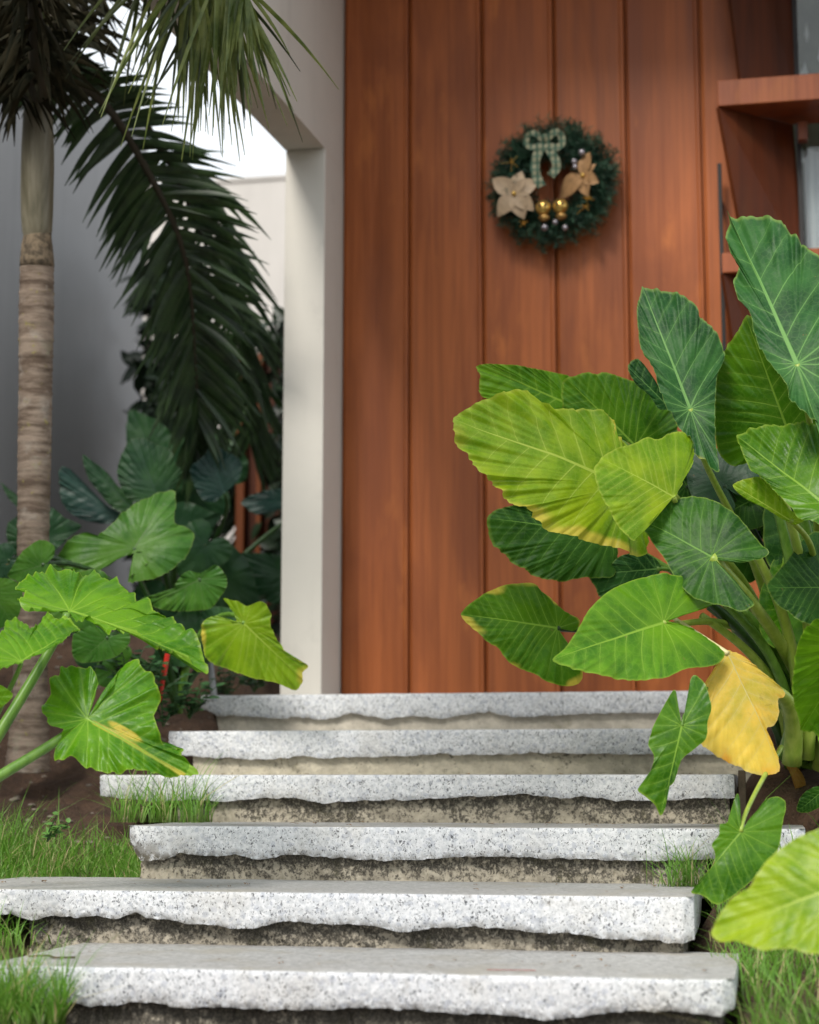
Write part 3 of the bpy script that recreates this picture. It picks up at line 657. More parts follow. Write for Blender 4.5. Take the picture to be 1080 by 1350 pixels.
# --- traced leaves, nearest last
L_(pr, [(636,480),(670,480),(689,482),(708,486),(732,491),(754,498),(772,512),(775,535),(750,545),(710,545),(670,535),(642,524),(636,515),(637,497)], (765,540), (636,480), 4.62, 'bright', bs(-.02), gx=.05, cup=.1, seed=12, nlat=7, yel=.35)
L_(pr, [(750,499),(764,494),(779,490),(790,493),(800,490),(817,496),(831,500),(860,510),(880,528),(892,552),(890,575),(870,590),(850,594),(836,590),(815,575),(780,560),(750,545),(744,530),(745,512)], (838,588), (750,497), 4.5, 'mid', bs(-.01), 'lime', nlat=10, seed=13, gx=.06, pleat=.009)
L_(pr, [(647,678),(660,667),(672,664),(700,662),(740,668),(780,680),(806,700),(815,725),(814,750),(807,760),(788,760),(766,761),(742,764),(713,758),(696,747),(684,740),(672,727),(658,715),(652,701)], (806,706), (647,678), 4.5, 'deep', bs(-.03), seed=14, nlat=10, gx=.05, gy=-.06, cup=-.05)
L_(pr, [(775,756),(788,758),(800,752),(815,735),(840,728),(862,735),(872,750),(860,765),(841,770),(815,782),(793,788),(786,775)], (866,750), (775,758), 4.48, 'blue', bs(-.02), seed=15, nlat=6)
L_(pr, [(617,809),(624,797),(643,783),(665,772),(684,769),(703,769),(711,778),(730,793),(744,806),(764,816),(763,827),(754,832),(746,828),(738,829),(744,845),(756,860),(769,880),(770,895),(760,903),(740,904),(715,896),(706,889),(684,880),(670,870),(660,855),(646,846),(631,829),(621,818)], (735,828), (617,809), 4.35, 'mid', bs(-.04, .02), 'dark', seed=16, nlat=11, gx=.10, gy=-.02, yel=.75, rip=.01, pleat=.010)
L_(pr, [(829,483),(840,472),(850,480),(866,505),(880,530),(870,540),(855,520),(838,505)], (885,540), (829,483), 4.4, 'blue', None, seed=17, nlat=6)
L_(pr, [(989,419),(978,434),(961,457),(949,480),(945,500),(941,541),(944,584),(952,603),(965,613),(990,610),(1025,598),(1055,590),(1075,560),(1072,520),(1055,480),(1030,450),(1008,430)], (1038,566), (985,418), 4.3, 'mid', bs(.02), 'lime', seed=18, nlat=8, gy=.05, yel=.1, k=.75, cup=.16)
# background fillers of the clump
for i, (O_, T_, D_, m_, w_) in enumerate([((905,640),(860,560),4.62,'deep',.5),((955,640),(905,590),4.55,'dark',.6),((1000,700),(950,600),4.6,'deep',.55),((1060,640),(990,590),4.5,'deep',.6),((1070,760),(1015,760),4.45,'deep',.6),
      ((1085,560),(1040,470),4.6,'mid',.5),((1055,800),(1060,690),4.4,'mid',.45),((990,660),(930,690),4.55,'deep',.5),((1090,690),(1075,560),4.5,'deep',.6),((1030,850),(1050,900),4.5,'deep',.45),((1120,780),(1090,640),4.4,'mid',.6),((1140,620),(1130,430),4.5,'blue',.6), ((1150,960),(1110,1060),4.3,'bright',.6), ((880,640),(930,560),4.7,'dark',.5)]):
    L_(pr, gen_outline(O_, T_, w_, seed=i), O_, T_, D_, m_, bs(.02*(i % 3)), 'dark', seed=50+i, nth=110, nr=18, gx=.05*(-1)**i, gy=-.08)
L_(pr, [(847,374),(852,378),(876,381),(896,389),(916,403),(924,418),(944,440),(953,458),(956,470),(946,495),(944,513),(942,555),(945,592),(948,623),(932,606),(918,600),(913,581),(896,564),(882,545),(876,536),(868,513),(859,485),(847,462),(842,440),(840,406),(846,380)], (910,539), (847,374), 4.15, 'blue', bs(-.02), 'lime', seed=19, nlat=6, bend=.03, lobe=.05, k=1.25, gy=-.10, cup=.14, yel=.3, rip=.016, nr=44, nth=240)
L_(pr, [(607,546),(622,534),(640,525),(668,514),(697,511),(708,519),(714,527),(730,536),(757,537),(785,538),(797,546),(807,556),(808,571),(822,582),(838,600),(852,640),(858,690),(853,728),(835,733),(812,722),(785,715),(760,707),(735,700),(715,688),(700,671),(680,665),(665,645),(655,632),(640,622),(627,600),(612,577),(607,560)], (828,641), (607,546), 4.2, 'lime', bs(-.03, .02), 'lime', seed=21, nlat=8, k=.7, gx=.10, gy=-.06, cup=.07, bend=.08, yel=.55, rip=.02, nr=50, nth=260, pleat=.009,
   blade=lambda a_, b_, rho, tt: .50*sst(rho, .5, 1.)*sst(b_, .12, .42))
L_(pr, [(791,620),(797,604),(815,590),(840,583),(855,575),(870,578),(885,570),(900,567),(913,572),(917,590),(912,612),(903,630),(893,650),(880,662),(862,680),(848,700),(838,712),(822,695),(806,668),(795,642)], (888,655), (800,602), 4.05, 'lime', bs(-.01), 'lime', seed=22, nlat=10, gx=.10, gy=-.05, cup=.1, yel=.1, pleat=.009)
L_(pr, [(835,675),(849,667),(866,661),(884,657),(902,652),(920,652),(938,658),(955,667),(973,680),(991,702),(1006,718),(1014,727),(1006,735),(982,741),(955,740),(944,738),(957,752),(972,768),(984,783),(994,795),(978,804),(955,798),(929,793),(914,788),(902,778),(892,764),(884,751),(876,736),(867,724),(853,702),(842,689)], (938,734), (835,675), 3.98, 'deep', bs(.05, .06), 'lime', (.022, .011), seed=23, nlat=8, gx=-.04, gy=-.08, cup=.12, rip=.016, pleat=.009, nr=44, nth=240, rise=.12)
L_(pr, [(737,862),(751,849),(760,835),(767,822),(778,802),(800,782),(831,767),(867,759),(902,762),(929,773),(944,784),(942,795),(911,807),(890,814),(882,820),(911,831),(938,847),(953,862),(949,873),(929,880),(902,884),(875,895),(840,898),(804,891),(778,884),(755,873)], (875,821), (737,862), 3.9, 'bright', bs(-.03, .02), 'lime', seed=24, nlat=8, gx=.08, gy=-.10, cup=.22, rip=.012, pleat=.008, nr=44, nth=240)
L_(pr, [(969,643),(972,636),(986,631),(1003,629),(1018,640),(1030,655),(1042,672),(1060,684),(1048,692),(1036,687),(1010,671),(985,658)], (1042,686), (970,640), 3.95, 'lime', bs(.03), 'lime', seed=25, nlat=7, yel=.4)
L_(pr, [(969,565),(976,559),(985,556),(1010,553),(1035,553),(1060,554),(1082,558),(1110,570),(1125,610),(1120,660),(1105,690),(1085,694),(1068,687),(1055,685),(1043,671),(1025,650),(1003,627),(989,615),(980,596),(974,581)], (1098,674), (969,565), 3.8, 'mid', bs(.06), 'lime', seed=26, nlat=8, gx=-.05, gy=-.10, cup=.12, pleat=.009, yel=.25)
L_(pr, [(958,270),(964,278),(983,281),(1006,285),(1028,295),(1051,312),(1062,323),(1080,337),(1102,360),(1118,400),(1122,450),(1112,500),(1098,560),(1090,600),(1078,560),(1056,541),(1042,527),(1038,508),(1028,495),(1006,468),(994,440),(989,418),(974,399),(967,370),(974,353),(966,339),(961,322),(956,305),(962,285)], (1051,480), (958,270), 3.88, 'blue', bs(.05), 'lime', seed=27, nlat=6, bend=.03, lobe=.05, k=1.25, gx=-.04, gy=-.12, cup=.13, yel=.3, rip=.018, nr=50, nth=260)
L_(pr, [(1080,814),(1062,828),(1051,850),(1047,880),(1045,905),(1049,935),(1056,958),(1060,976),(1072,975),(1092,984),(1130,970),(1150,910),(1140,850),(1112,815)], (1118,850), (1060,978), 3.7, 'bright', bs(.10), 'lime', seed=28, nlat=8, gy=.1, cup=.1, yel=.2)
L_(pr, [(1014,772),(1020,760),(1030,748),(1042,733),(1054,716),(1066,704),(1082,698),(1104,712),(1116,745),(1110,785),(1096,812),(1076,822),(1056,818),(1042,806),(1028,796)], (1090,775), (1014,772), 4.12, 'deep', bs(.04), 'green', seed=95, nlat=7, gx=.04, gy=-.08, rip=.014)
# yellow leaf, folded along its pale midrib
L_(pr, [(957,857),(976,860),(1007,881),(1028,897),(1040,907),(1038,914),(1030,918),(1030,937),(1024,953),(1012,960),(1021,980),(1029,995),(1031,1014),(1017,1018),(1007,1018),(991,1013),(967,1000),(948,988),(929,974),(929,959),(935,945),(932,927),(929,905),(940,884),(950,868)], (960,862), (1030,1008), 3.95, 'yellow', None, seed=29, nlat=8, gx=.02, gy=-.07, cup=-.28, bend=.05, rip=.012, pleat=.009, nr=44, nth=230, yel=.5)
o3 = PD(960, 862, 3.95); petiole(pr, PD(884, 812, 4.02), o3, np.array([0, 0, .0]), .0062, .0045, 'pale', rise=.0)
L_(pr, [(918,889),(931,902),(938,933),(933,951),(931,973),(921,983),(911,991),(900,1000),(896,1009),(893,1020),(889,1031),(880,1040),(878,1052),(879,1062),(873,1074),(865,1060),(853,1050),(842,1040),(853,1027),(860,1010),(862,996),(855,982),(858,968),(862,956),(876,929),(889,909),(893,924),(891,938),(897,955),(903,947),(908,920),(911,896)], (899,957), (873,1073), 3.75, 'mid', None, seed=30, nlat=7, gx=0, gy=-.04, cup=.1, rip=.012, pleat=.009)
petiole(pr, PD(899, 957, 3.75), bs(-.05, .25), np.array([.1, .3, .5]), .009, .004, 'green', rise=-.0)
L_(pr, [(1034,993),(1045,1005),(1058,1020),(1063,1035),(1056,1050),(1049,1040),(1043,1022),(1036,1008)], (1036,996), (1056,1050), 4.4, 'brown', None, seed=31, nth=80, nr=14)
# stout stalks at the base of the clump
for i, (a_, b_, r_, m_) in enumerate([((1050,1000),(975,800),.030,'green'),((1058,1005),(1015,645),.030,'green'),((1066,1005),(935,800),.024,'dark'),((1072,1010),(1048,640),.034,'green'),((1046,1000),(1030,930),.040,'green'),((1085,1010),(1082,640),.034,'green'),((1062,1000),(905,770),.02,'dark'),((1090,1015),(1100,640),.036,'lime'),((1052,1002),(925,812),.013,'lime'),((1050,1000),(950,790),.015,'green'),((1056,998),(985,712),.017,'lime'),((1048,1002),(972,880),.016,'lime'),((1064,1000),(1030,650),.018,'lime'),((1044,1006),(1000,900),.024,'lime')]):
    p0 = PD(a_[0], a_[1], 4.52-.02*i); p1 = PD(b_[0], b_[1], 4.35-.02*i)
    c_ = bez(p0, p0+(p1-p0)*.3+np.array([.04, 0, .10]), p0+(p1-p0)*.7+np.array([.04, 0, .03]), p1, 16); mb = MB()
    mb.tube(c_, list(np.linspace(r_, .009, 16)), 12); mb.build('petiole', ST[m_], pr, True)
# lower separate plants on the right
b2 = PD(1022, 1010, 3.95)
p2 = thing('elephant_ear_plant', 'young arrow-shaped leaf on a thin stalk beside the fourth slab', 'plant', PD(1040, 1120, 3.9))
L_(p2, [(972,1046),(976,1056),(973,1068),(970,1079),(973,1090),(979,1094),(987,1081),(1001,1065),(1010,1054),(1024,1049),(1035,1054),(1037,1063),(1033,1081),(1028,1113),(1019,1132),(1000,1152),(982,1169),(955,1189),(943,1190),(932,1182),(925,1178),(913,1174),(927,1159),(941,1141),(943,1125),(939,1113),(948,1100),(949,1087),(958,1085),(963,1070)], (977,1097), (913,1174), 3.62, 'mid', None, seed=33, nlat=7, gy=-.05, cup=.1, rip=.012, pleat=.009, nr=40, nth=230)
petiole(p2, PD(977, 1097, 3.62), PD(1030, 985, 4.05), np.array([0, 0, .3]), .006, .0045, 'lime', rise=-.0)
p3 = thing('elephant_ear_plant', 'broad bright lime leaf close to the viewer in the lower right corner', 'plant', PD(1200, 1420, 2.9))
L_(p3, [(935,1224),(939,1212),(950,1194),(969,1175),(987,1166),(998,1150),(1014,1130),(1037,1111),(1056,1102),(1080,1093),(1120,1085),(1170,1090),(1205,1120),(1190,1150),(1165,1160),(1175,1200),(1170,1240),(1120,1262),(1080,1258),(1060,1255),(1042,1249),(1005,1250),(989,1243),(969,1235),(950,1236)], (1150,1155), (935,1224), 2.85, 'lime', PD(1230, 1450, 2.9), 'lime', seed=34, nlat=9, gx=-.03, gy=-.06, cup=.12, yel=.12, rip=.010)
p4 = thing('seedling', 'tiny dark green leaf on the bare soil below the big stalks', 'seedling', PD(1070, 1085, 4.2))
L_(p4, [(1052,1070),(1054,1056),(1062,1044),(1075,1037),(1092,1036),(1092,1055),(1078,1066),(1064,1072)], (1088,1040), (1053,1070), 4.2, 'deep', PD(1085, 1090, 4.2), seed=35, nth=90, nr=16, r=(.004, .003))
# ---- left side
pa = thing('elephant_ear_plant', 'glossy plant with wavy ruffled leaves on long curving stalks, front left', 'plant', PD(-90, 1120, 3.7))
L_(pa, [(273,858),(268,846),(258,831),(240,824),(233,819),(226,808),(205,806),(195,795),(180,795),(178,784),(160,778),(154,767),(137,765),(125,755),(113,758),(102,765),(96,757),(82,752),(70,749),(52,755),(38,761),(24,766),(20,775),(36,780),(28,788),(23,795),(31,803),(48,808),(70,806),(88,806),(100,815),(120,818),(137,829),(149,830),(169,827),(193,836),(219,844),(245,850)], (92,805), (273,858), 3.9, 'bright', None, seed=36, nlat=9, gy=-.40, cup=.12, rip=.021, pleat=.028, k=.35, nr=44, nth=300, lobe=.02)
petiole(pa, PD(88, 808, 3.88), PD(-60, 1060, 3.75), np.array([.05, 0, -.25]), .017, .0085, 'green', rise=.0)
L_(pa, [(105,817),(91,805),(82,803),(75,808),(65,801),(58,807),(52,818),(42,828),(31,817),(19,813),(7,819),(4,838),(-15,842),(-30,860),(-15,880),(5,882),(27,875),(53,862),(80,844),(98,824)], (28,872), (105,817), 3.6, 'bright', None, seed=37, nlat=8, gy=-.3, cup=.25, rip=.02, pleat=.02, nr=36, nth=230)
petiole(pa, PD(28, 874, 3.6), PD(-25, 985, 3.65), np.array([0, 0, -.2]), .006, .0045, 'green', rise=.0)
L_(pa, [(118,944),(124,930),(128,918),(131,906),(127,892),(119,883),(104,884),(93,878),(82,881),(79,892),(67,898),(66,912),(57,922),(56,938),(63,948),(67,961),(86,967),(80,980),(72,996),(74,1005),(91,1006),(101,1005),(117,1016),(156,1020),(181,1017),(220,1016),(259,1013),(250,1001),(238,993),(240,981),(222,988),(214,978),(208,960),(204,946),(210,930),(211,917),(206,903),(202,891),(187,884),(182,872),(166,875),(156,892),(150,912),(135,930)], (115,948), (235,1012), 3.72, 'bright', None, seed=38, nlat=8, gy=-.1, cup=.26, rip=.045, pleat=.026, nr=44, nth=300, wavek=7, yel=.1,
   blade=lambda a_, b_, rho, tt: 1.2*np.exp(-((a_-.38)/.19)**2-((b_-.07)/.035)**2)+.62*np.exp(-(b_/.032)**2)*sst(a_, -.05, .1))
petiole(pa, PD(112, 950, 3.73), PD(-70, 1065, 3.6), np.array([-.0, .05, -.12]), .013, .0095, 'green', rise=.0)
L_(pa, [(16,918),(8,908),(-5,902),(-25,905),(-35,925),(-15,938),(2,932)], (-25,920), (16,918), 3.6, 'bright', None, seed=39, nth=80, nr=14)
pb = thing('elephant_ear_plant', 'mid green heart-leaved plant between the palm trunk and the top slab', 'plant', PD(215, 985, 5.2))
Bb = PD(235, 940, 5.35)
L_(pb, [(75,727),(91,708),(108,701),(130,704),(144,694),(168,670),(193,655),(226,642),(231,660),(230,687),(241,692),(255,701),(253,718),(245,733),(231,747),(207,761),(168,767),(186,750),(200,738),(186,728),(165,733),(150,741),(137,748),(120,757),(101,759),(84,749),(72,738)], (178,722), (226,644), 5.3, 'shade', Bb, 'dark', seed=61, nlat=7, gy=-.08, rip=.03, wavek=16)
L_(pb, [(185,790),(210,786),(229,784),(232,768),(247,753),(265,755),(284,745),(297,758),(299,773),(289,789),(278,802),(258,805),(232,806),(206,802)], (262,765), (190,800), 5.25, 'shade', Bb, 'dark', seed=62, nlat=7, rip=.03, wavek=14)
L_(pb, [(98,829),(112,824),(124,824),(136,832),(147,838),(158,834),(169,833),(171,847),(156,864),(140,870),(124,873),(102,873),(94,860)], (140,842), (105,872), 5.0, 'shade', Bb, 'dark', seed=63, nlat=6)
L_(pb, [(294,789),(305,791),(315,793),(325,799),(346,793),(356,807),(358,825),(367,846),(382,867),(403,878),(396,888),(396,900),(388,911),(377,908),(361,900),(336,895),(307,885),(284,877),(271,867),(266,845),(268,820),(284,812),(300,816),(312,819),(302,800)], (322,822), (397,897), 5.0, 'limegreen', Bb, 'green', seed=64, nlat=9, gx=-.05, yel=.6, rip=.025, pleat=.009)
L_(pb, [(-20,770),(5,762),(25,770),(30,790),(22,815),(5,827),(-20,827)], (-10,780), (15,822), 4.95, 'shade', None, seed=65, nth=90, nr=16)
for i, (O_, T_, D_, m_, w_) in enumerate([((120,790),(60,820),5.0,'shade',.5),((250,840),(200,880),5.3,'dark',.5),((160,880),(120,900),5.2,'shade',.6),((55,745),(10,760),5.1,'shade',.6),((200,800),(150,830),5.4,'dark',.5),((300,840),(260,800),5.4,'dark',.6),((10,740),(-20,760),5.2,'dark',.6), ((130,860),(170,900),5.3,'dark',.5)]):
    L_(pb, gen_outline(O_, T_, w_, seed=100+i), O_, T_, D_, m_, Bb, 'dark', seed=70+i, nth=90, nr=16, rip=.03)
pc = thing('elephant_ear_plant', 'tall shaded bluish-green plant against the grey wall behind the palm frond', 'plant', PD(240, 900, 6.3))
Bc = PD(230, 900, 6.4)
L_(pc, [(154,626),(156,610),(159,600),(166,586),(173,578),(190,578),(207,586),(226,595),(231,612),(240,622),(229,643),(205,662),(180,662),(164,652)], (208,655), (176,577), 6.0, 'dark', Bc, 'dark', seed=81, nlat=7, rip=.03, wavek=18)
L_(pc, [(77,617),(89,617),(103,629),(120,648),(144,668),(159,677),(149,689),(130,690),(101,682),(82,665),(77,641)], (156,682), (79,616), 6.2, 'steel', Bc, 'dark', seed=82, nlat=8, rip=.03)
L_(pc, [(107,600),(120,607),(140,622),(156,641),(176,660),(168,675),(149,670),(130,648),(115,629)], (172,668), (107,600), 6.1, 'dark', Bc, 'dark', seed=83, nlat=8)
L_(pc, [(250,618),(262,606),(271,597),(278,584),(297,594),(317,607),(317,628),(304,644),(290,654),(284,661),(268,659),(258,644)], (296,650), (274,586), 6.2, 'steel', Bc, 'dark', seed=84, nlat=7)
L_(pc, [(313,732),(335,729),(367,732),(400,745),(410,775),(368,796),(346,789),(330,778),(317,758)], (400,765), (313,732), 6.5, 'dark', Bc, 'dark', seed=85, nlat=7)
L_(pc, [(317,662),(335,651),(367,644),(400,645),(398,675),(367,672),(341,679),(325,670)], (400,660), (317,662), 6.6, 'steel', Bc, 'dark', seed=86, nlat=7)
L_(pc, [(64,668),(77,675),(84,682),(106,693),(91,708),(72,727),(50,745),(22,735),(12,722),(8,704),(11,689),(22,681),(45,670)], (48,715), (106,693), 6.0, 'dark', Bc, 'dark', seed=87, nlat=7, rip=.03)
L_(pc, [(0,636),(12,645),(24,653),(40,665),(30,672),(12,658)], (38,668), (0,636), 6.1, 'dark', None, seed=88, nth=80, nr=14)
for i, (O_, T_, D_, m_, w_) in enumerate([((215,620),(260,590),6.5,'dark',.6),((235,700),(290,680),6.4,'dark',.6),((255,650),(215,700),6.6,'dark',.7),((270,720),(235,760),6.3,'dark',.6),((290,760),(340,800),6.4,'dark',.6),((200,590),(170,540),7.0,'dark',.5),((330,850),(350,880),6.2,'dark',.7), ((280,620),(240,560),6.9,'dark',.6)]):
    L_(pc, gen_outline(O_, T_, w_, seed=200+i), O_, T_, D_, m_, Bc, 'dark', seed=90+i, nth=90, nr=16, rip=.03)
# dense dark shrub filling the corner between the walls
def shrub(name, label, boxes, n, D, m, seed, L=.09):
    r_ = np.random.default_rng(seed); t = thing(name, label, 'shrub', PD((boxes[0][0]+boxes[0][1])/2, boxes[0][3], D)); st_ = MB(); lf_ = MB(); c0 = PD((boxes[0][0]+boxes[0][1])/2, boxes[0][3], D)
    for i in range(26):
        bx = boxes[i % len(boxes)]; e = PD(bx[0]+(bx[1]-bx[0])*r_.random(), bx[2]+(bx[3]-bx[2])*r_.random(), D+r_.normal(0, .2)); st_.tube([c0, c0*.45+e*.55+np.array([0, 0, .1]), e], [.012, .008, .003], 5)
    for i in range(n):
        bx = boxes[i % len(boxes)]; u_ = r_.random(); p_ = PD(bx[0]+(bx[1]-bx[0])*np.clip(r_.normal(.5, .22), 0, 1), bx[2]+(bx[3]-bx[2])*r_.random(), D+r_.normal(0, .25))
        d = r_.normal(0, 1, 3); d[2] -= .3; d /= np.linalg.norm(d); nn_ = r_.normal(0, 1, 3)+np.array([0, -.8, .8]); nn_ -= d*np.dot(d, nn_); nn_ /= np.linalg.norm(nn_)
        V, F = petal(p_, d, L*(.6+.9*r_.random()), L*.22, nn_, .15); lf_.add(V, F)
    st_.build('branches', RA_D, t, True); o = lf_.build('leaves', m, t, True); o['kind'] = 'stuff'
def petal(c0, d, L, W, nrm, cup=.2):
    d = d/np.linalg.norm(d); s_ = np.cross(d, nrm); V = []; n = 5
    for i in range(n+1):
        t = i/n; w_ = W*(math.sin(math.pi*t**.8)**.9)+.0008; lift = nrm*(cup*L*(t-t*t*1.4))
        V += [c0+d*L*t-s_*w_+lift+nrm*w_*.25, c0+d*L*t+lift, c0+d*L*t+s_*w_+lift+nrm*w_*.25]
    return V, [(3*i+a_, 3*i+3+a_, 3*i+4+a_, 3*i+1+a_) for i in range(n) for a_ in (0, 1)]
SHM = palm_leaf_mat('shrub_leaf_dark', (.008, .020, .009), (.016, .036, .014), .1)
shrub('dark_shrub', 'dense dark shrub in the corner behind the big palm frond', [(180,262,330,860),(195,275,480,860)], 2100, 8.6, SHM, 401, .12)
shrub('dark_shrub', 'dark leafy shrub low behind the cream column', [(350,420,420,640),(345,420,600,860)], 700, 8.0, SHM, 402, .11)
# ================================================================ WREATH
YWR = YD-.055; px = PY(733, 240, YWR); S = YWR/math.cos(YAW)/FPX*1.0
wr = thing('christmas_wreath', 'dark green christmas wreath with gold poinsettias, plaid bow and gold bells on the door', 'wreath', tuple(px))
def wp(x, y, d=0.): return PY(x, y, YWR-d)
NG = flat('needle_green', (.016, .055, .030), .6, .5, 40); NG2 = flat('needle_green_pale', (.03, .085, .045), .6, .4, 40)
cen = wp(731, 243); RM = .140; mb = MB(); rs = np.random.default_rng(4)
ring = [cen+np.array([RM*math.cos(t), 0, RM*math.sin(t)]) for t in np.linspace(0, 2*math.pi, 40)]
mb.tube(ring, .022, 8, 0, False); mb.build('wreath_ring', NG, wr, True)
for grp in range(2):
    mb = MB()
    for i in range(430):
        th = rs.random()*6.283; c0 = cen+np.array([RM*math.cos(th), 0, RM*math.sin(th)])
        out_ = np.array([math.cos(th), 0, math.sin(th)]); tan_ = np.array([-math.sin(th), 0, math.cos(th)])
        d = out_*rs.normal(.12, .8)+tan_*(.5+.5*rs.random())+np.array([0, -1, 0])*rs.random()*.9; d /= np.linalg.norm(d)
        ln = .066+.046*rs.random(); p1 = c0+d*ln+out_*.006
        mb.tube([c0, (c0+p1)/2, p1], [.0016, .0013, .001], 4, 0, False)
        for j in range(26):
            t = .15+.85*j/26; b0 = c0+(p1-c0)*t; r3 = rs.normal(0, 1, 3); r3 -= d*np.dot(r3, d); r3 /= np.linalg.norm(r3)
            nd = d*.55+r3; nd /= np.linalg.norm(nd); e = b0+nd*(.017+.006*rs.random()); sd_ = np.cross(nd, rs.normal(0, 1, 3)); sd_ /= np.linalg.norm(sd_); sd_ *= .0014
            mb.add([b0-sd_, b0+sd_, e+sd_*.5, e-sd_*.5], [(0, 1, 2, 3)])
    o = mb.build('needles', (NG, NG2)[grp], wr); o['kind'] = 'stuff'
GOLD = flat('gold_fabric', (.38, .22, .10), .5, .2, 60, .15); CHAMP = flat('champagne_fabric', (.40, .29, .18), .55, .12, 60); GB = flat('gold_metal', (.75, .50, .14), .28, .1, 60, .85); SILV = flat('silver_ball', (.35, .33, .36), .25, .2, 60, .7)
def petal(c0, d, L, W, nrm, cup=.2):
    d = d/np.linalg.norm(d); s_ = np.cross(d, nrm); V = []; n = 7
    for i in range(n+1):
        t = i/n; w_ = W*(math.sin(math.pi*t**.8)**.9)+.0008; lift = nrm*(cup*L*(t-t*t*1.4))
        V += [c0+d*L*t-s_*w_+lift+nrm*w_*.25, c0+d*L*t+lift, c0+d*L*t+s_*w_+lift+nrm*w_*.25]
    return V, [(3*i+a_, 3*i+3+a_, 3*i+4+a_, 3*i+1+a_) for i in range(n) for a_ in (0, 1)]
def flower(c_, angs, L, W, m, nrm):
    fl = me('poinsettia', *(lambda mb: (mb.v, mb.f))((lambda mb: (mb.sphere(c_+nrm*.008, .008, 8, 6), mb)[1])(MB())), GB, wr)
    for a_, l_ in angs:
        d = np.array([math.cos(R(a_)), 0, math.sin(R(a_))]); d -= nrm*np.dot(d, nrm); V, F = petal(c_, d, L*l_, W*l_, nrm); me('petal', V, F, m, fl)
n0 = np.array([0, -1, 0.])
flower(wp(678, 256, .075), [(140, 1.15), (72, 1.0), (28, 1.1), (232, 1.1), (290, 1.1), (318, 1.05)], .086, .027, CHAMP, n0)
nn = np.array([-.5, -.8, .1]); nn /= np.linalg.norm(nn)
flower(wp(770, 232, .075), [(80, 1.1), (30, .7), (200, 1.5), (215, 1.1), (285, 1.0), (330, .9)], .080, .026, GOLD, nn)
# bow of plaid ribbon
q = NM('plaid_ribbon'); t = q.n('TexCoord'); sx = q.n('SeparateXYZ'); q.l(t.outputs['UV'], sx.inputs[0]); co = q.coord()
so_ = q.n('SeparateXYZ'); q.l(co, so_.inputs[0])
def stripe(v, f, w_): return q.mr(q.math('ABSOLUTE', q.math('SUBTRACT', q.math('FRACT', q.math('MULTIPLY', v, f)), .5)), w_, w_+.05)
st = q.mix(stripe(so_.outputs[0], 48., .30), (.27, .27, .17), (.022, .080, .048)); st = q.mix(q.mr(q.math('ABSOLUTE', q.math('SUBTRACT', q.math('FRACT', q.math('MULTIPLY', so_.outputs[2], 44.)), .5)), .18, .24, .65, 0.), st, (.03, .10, .065))
q.set(Base_Color=st, Roughness=.7)
def ribbon(path, W, name='ribbon'):
    P = catmull(path, 24, False); V = []
    for i, p in enumerate(P):
        tg = P[min(i+1, 23)]-P[max(i-1, 0)]; s_ = np.cross(tg, n0); s_ /= np.linalg.norm(s_)+1e-9
        V += [p-s_*W+n0*.003*math.sin(i), p+s_*W]
    me(name, V, [(2*i, 2*i+2, 2*i+3, 2*i+1) for i in range(23)], q.m, bow, True)
bow = thing('tmp', '', ''); bpy.data.objects.remove(bow)
bow = me('bow', *(lambda mb: (mb.sphere(wp(718, 181, .085), .012, 10, 8, (1.1, .8, 1)), (mb.v, mb.f))[1])(MB()), q.m, wr)
def rp(L): return [wp(x, y, d) for x, y, d in L]
ribbon(rp([(718,187,.085),(706,176,.11),(697,178,.10),(694,190,.09),(704,194,.09),(717,189,.085)]), .010)
ribbon(rp([(718,187,.085),(730,175,.11),(739,177,.10),(741,190,.09),(731,194,.09),(719,189,.085)]), .012)
ribbon(rp([(716,190,.09),(707,208,.085),(706,228,.08),(714,246,.075)]), .016)
ribbon(rp([(720,190,.09),(730,206,.085),(734,220,.08),(726,232,.075)]), .015)
# gold bells (jingle bells with cut openings) and baubles
for i, (x, y) in enumerate(((716.5, 274), (739, 272))):
    mb = MB(); c_ = wp(x, y, .085); mb.sphere(c_, .0265, 16, 12, (1, .9, .95)); b_ = mb.build('jingle_bell', GB, wr, True)
    mb = MB()
    for dx in (-.009, .009): mb.sphere(c_+np.array([dx, -.0215, .003]), .0062, 8, 6)
    mb.tube([c_+np.array([.013*math.cos(t_), -.0195+.004*abs(math.cos(t_)), -.007+.004*math.sin(t_)]) for t_ in np.linspace(math.pi, 2*math.pi, 8)], .0016, 5)
    mb.tube([c_+np.array([.0238*math.cos(t_), -.001, .0225*math.sin(t_)]) for t_ in np.linspace(0, 2*math.pi, 20)], .003, 5, 0, False)
    mb.build('bell_opening', flat('bell_dark_%d' % i, (.16, .09, .03), .5), b_, True)
    mb = MB(); mb.sphere(wp(x+1, y+13, .08), .020, 12, 8, (1, .8, .7)); mb.build('jingle_bell', flat('gold_dull_%d' % i, (.40, .24, .08), .35, .2, 50, .8), wr, True)
for (x, y, r_) in ((767, 201, .012), (757, 213, .011), (718, 300, .012), (732, 293, .010), (745, 300, .011), (758, 220, .010)):
    mb = MB(); mb.sphere(wp(x, y, .08), r_, 12, 8); mb.build('bauble', SILV, wr, True)
# pine twigs in gold
mb = MB()
for (x, y) in ((675, 214), (772, 272), (690, 294), (773, 262)):
    for j in range(9): mb.tube([wp(x, y, .08), wp(x+rs.normal(0, 6), y+rs.normal(0, 4), .09)], .0012, 4)
mb.build('gold_sprigs', GB, wr)
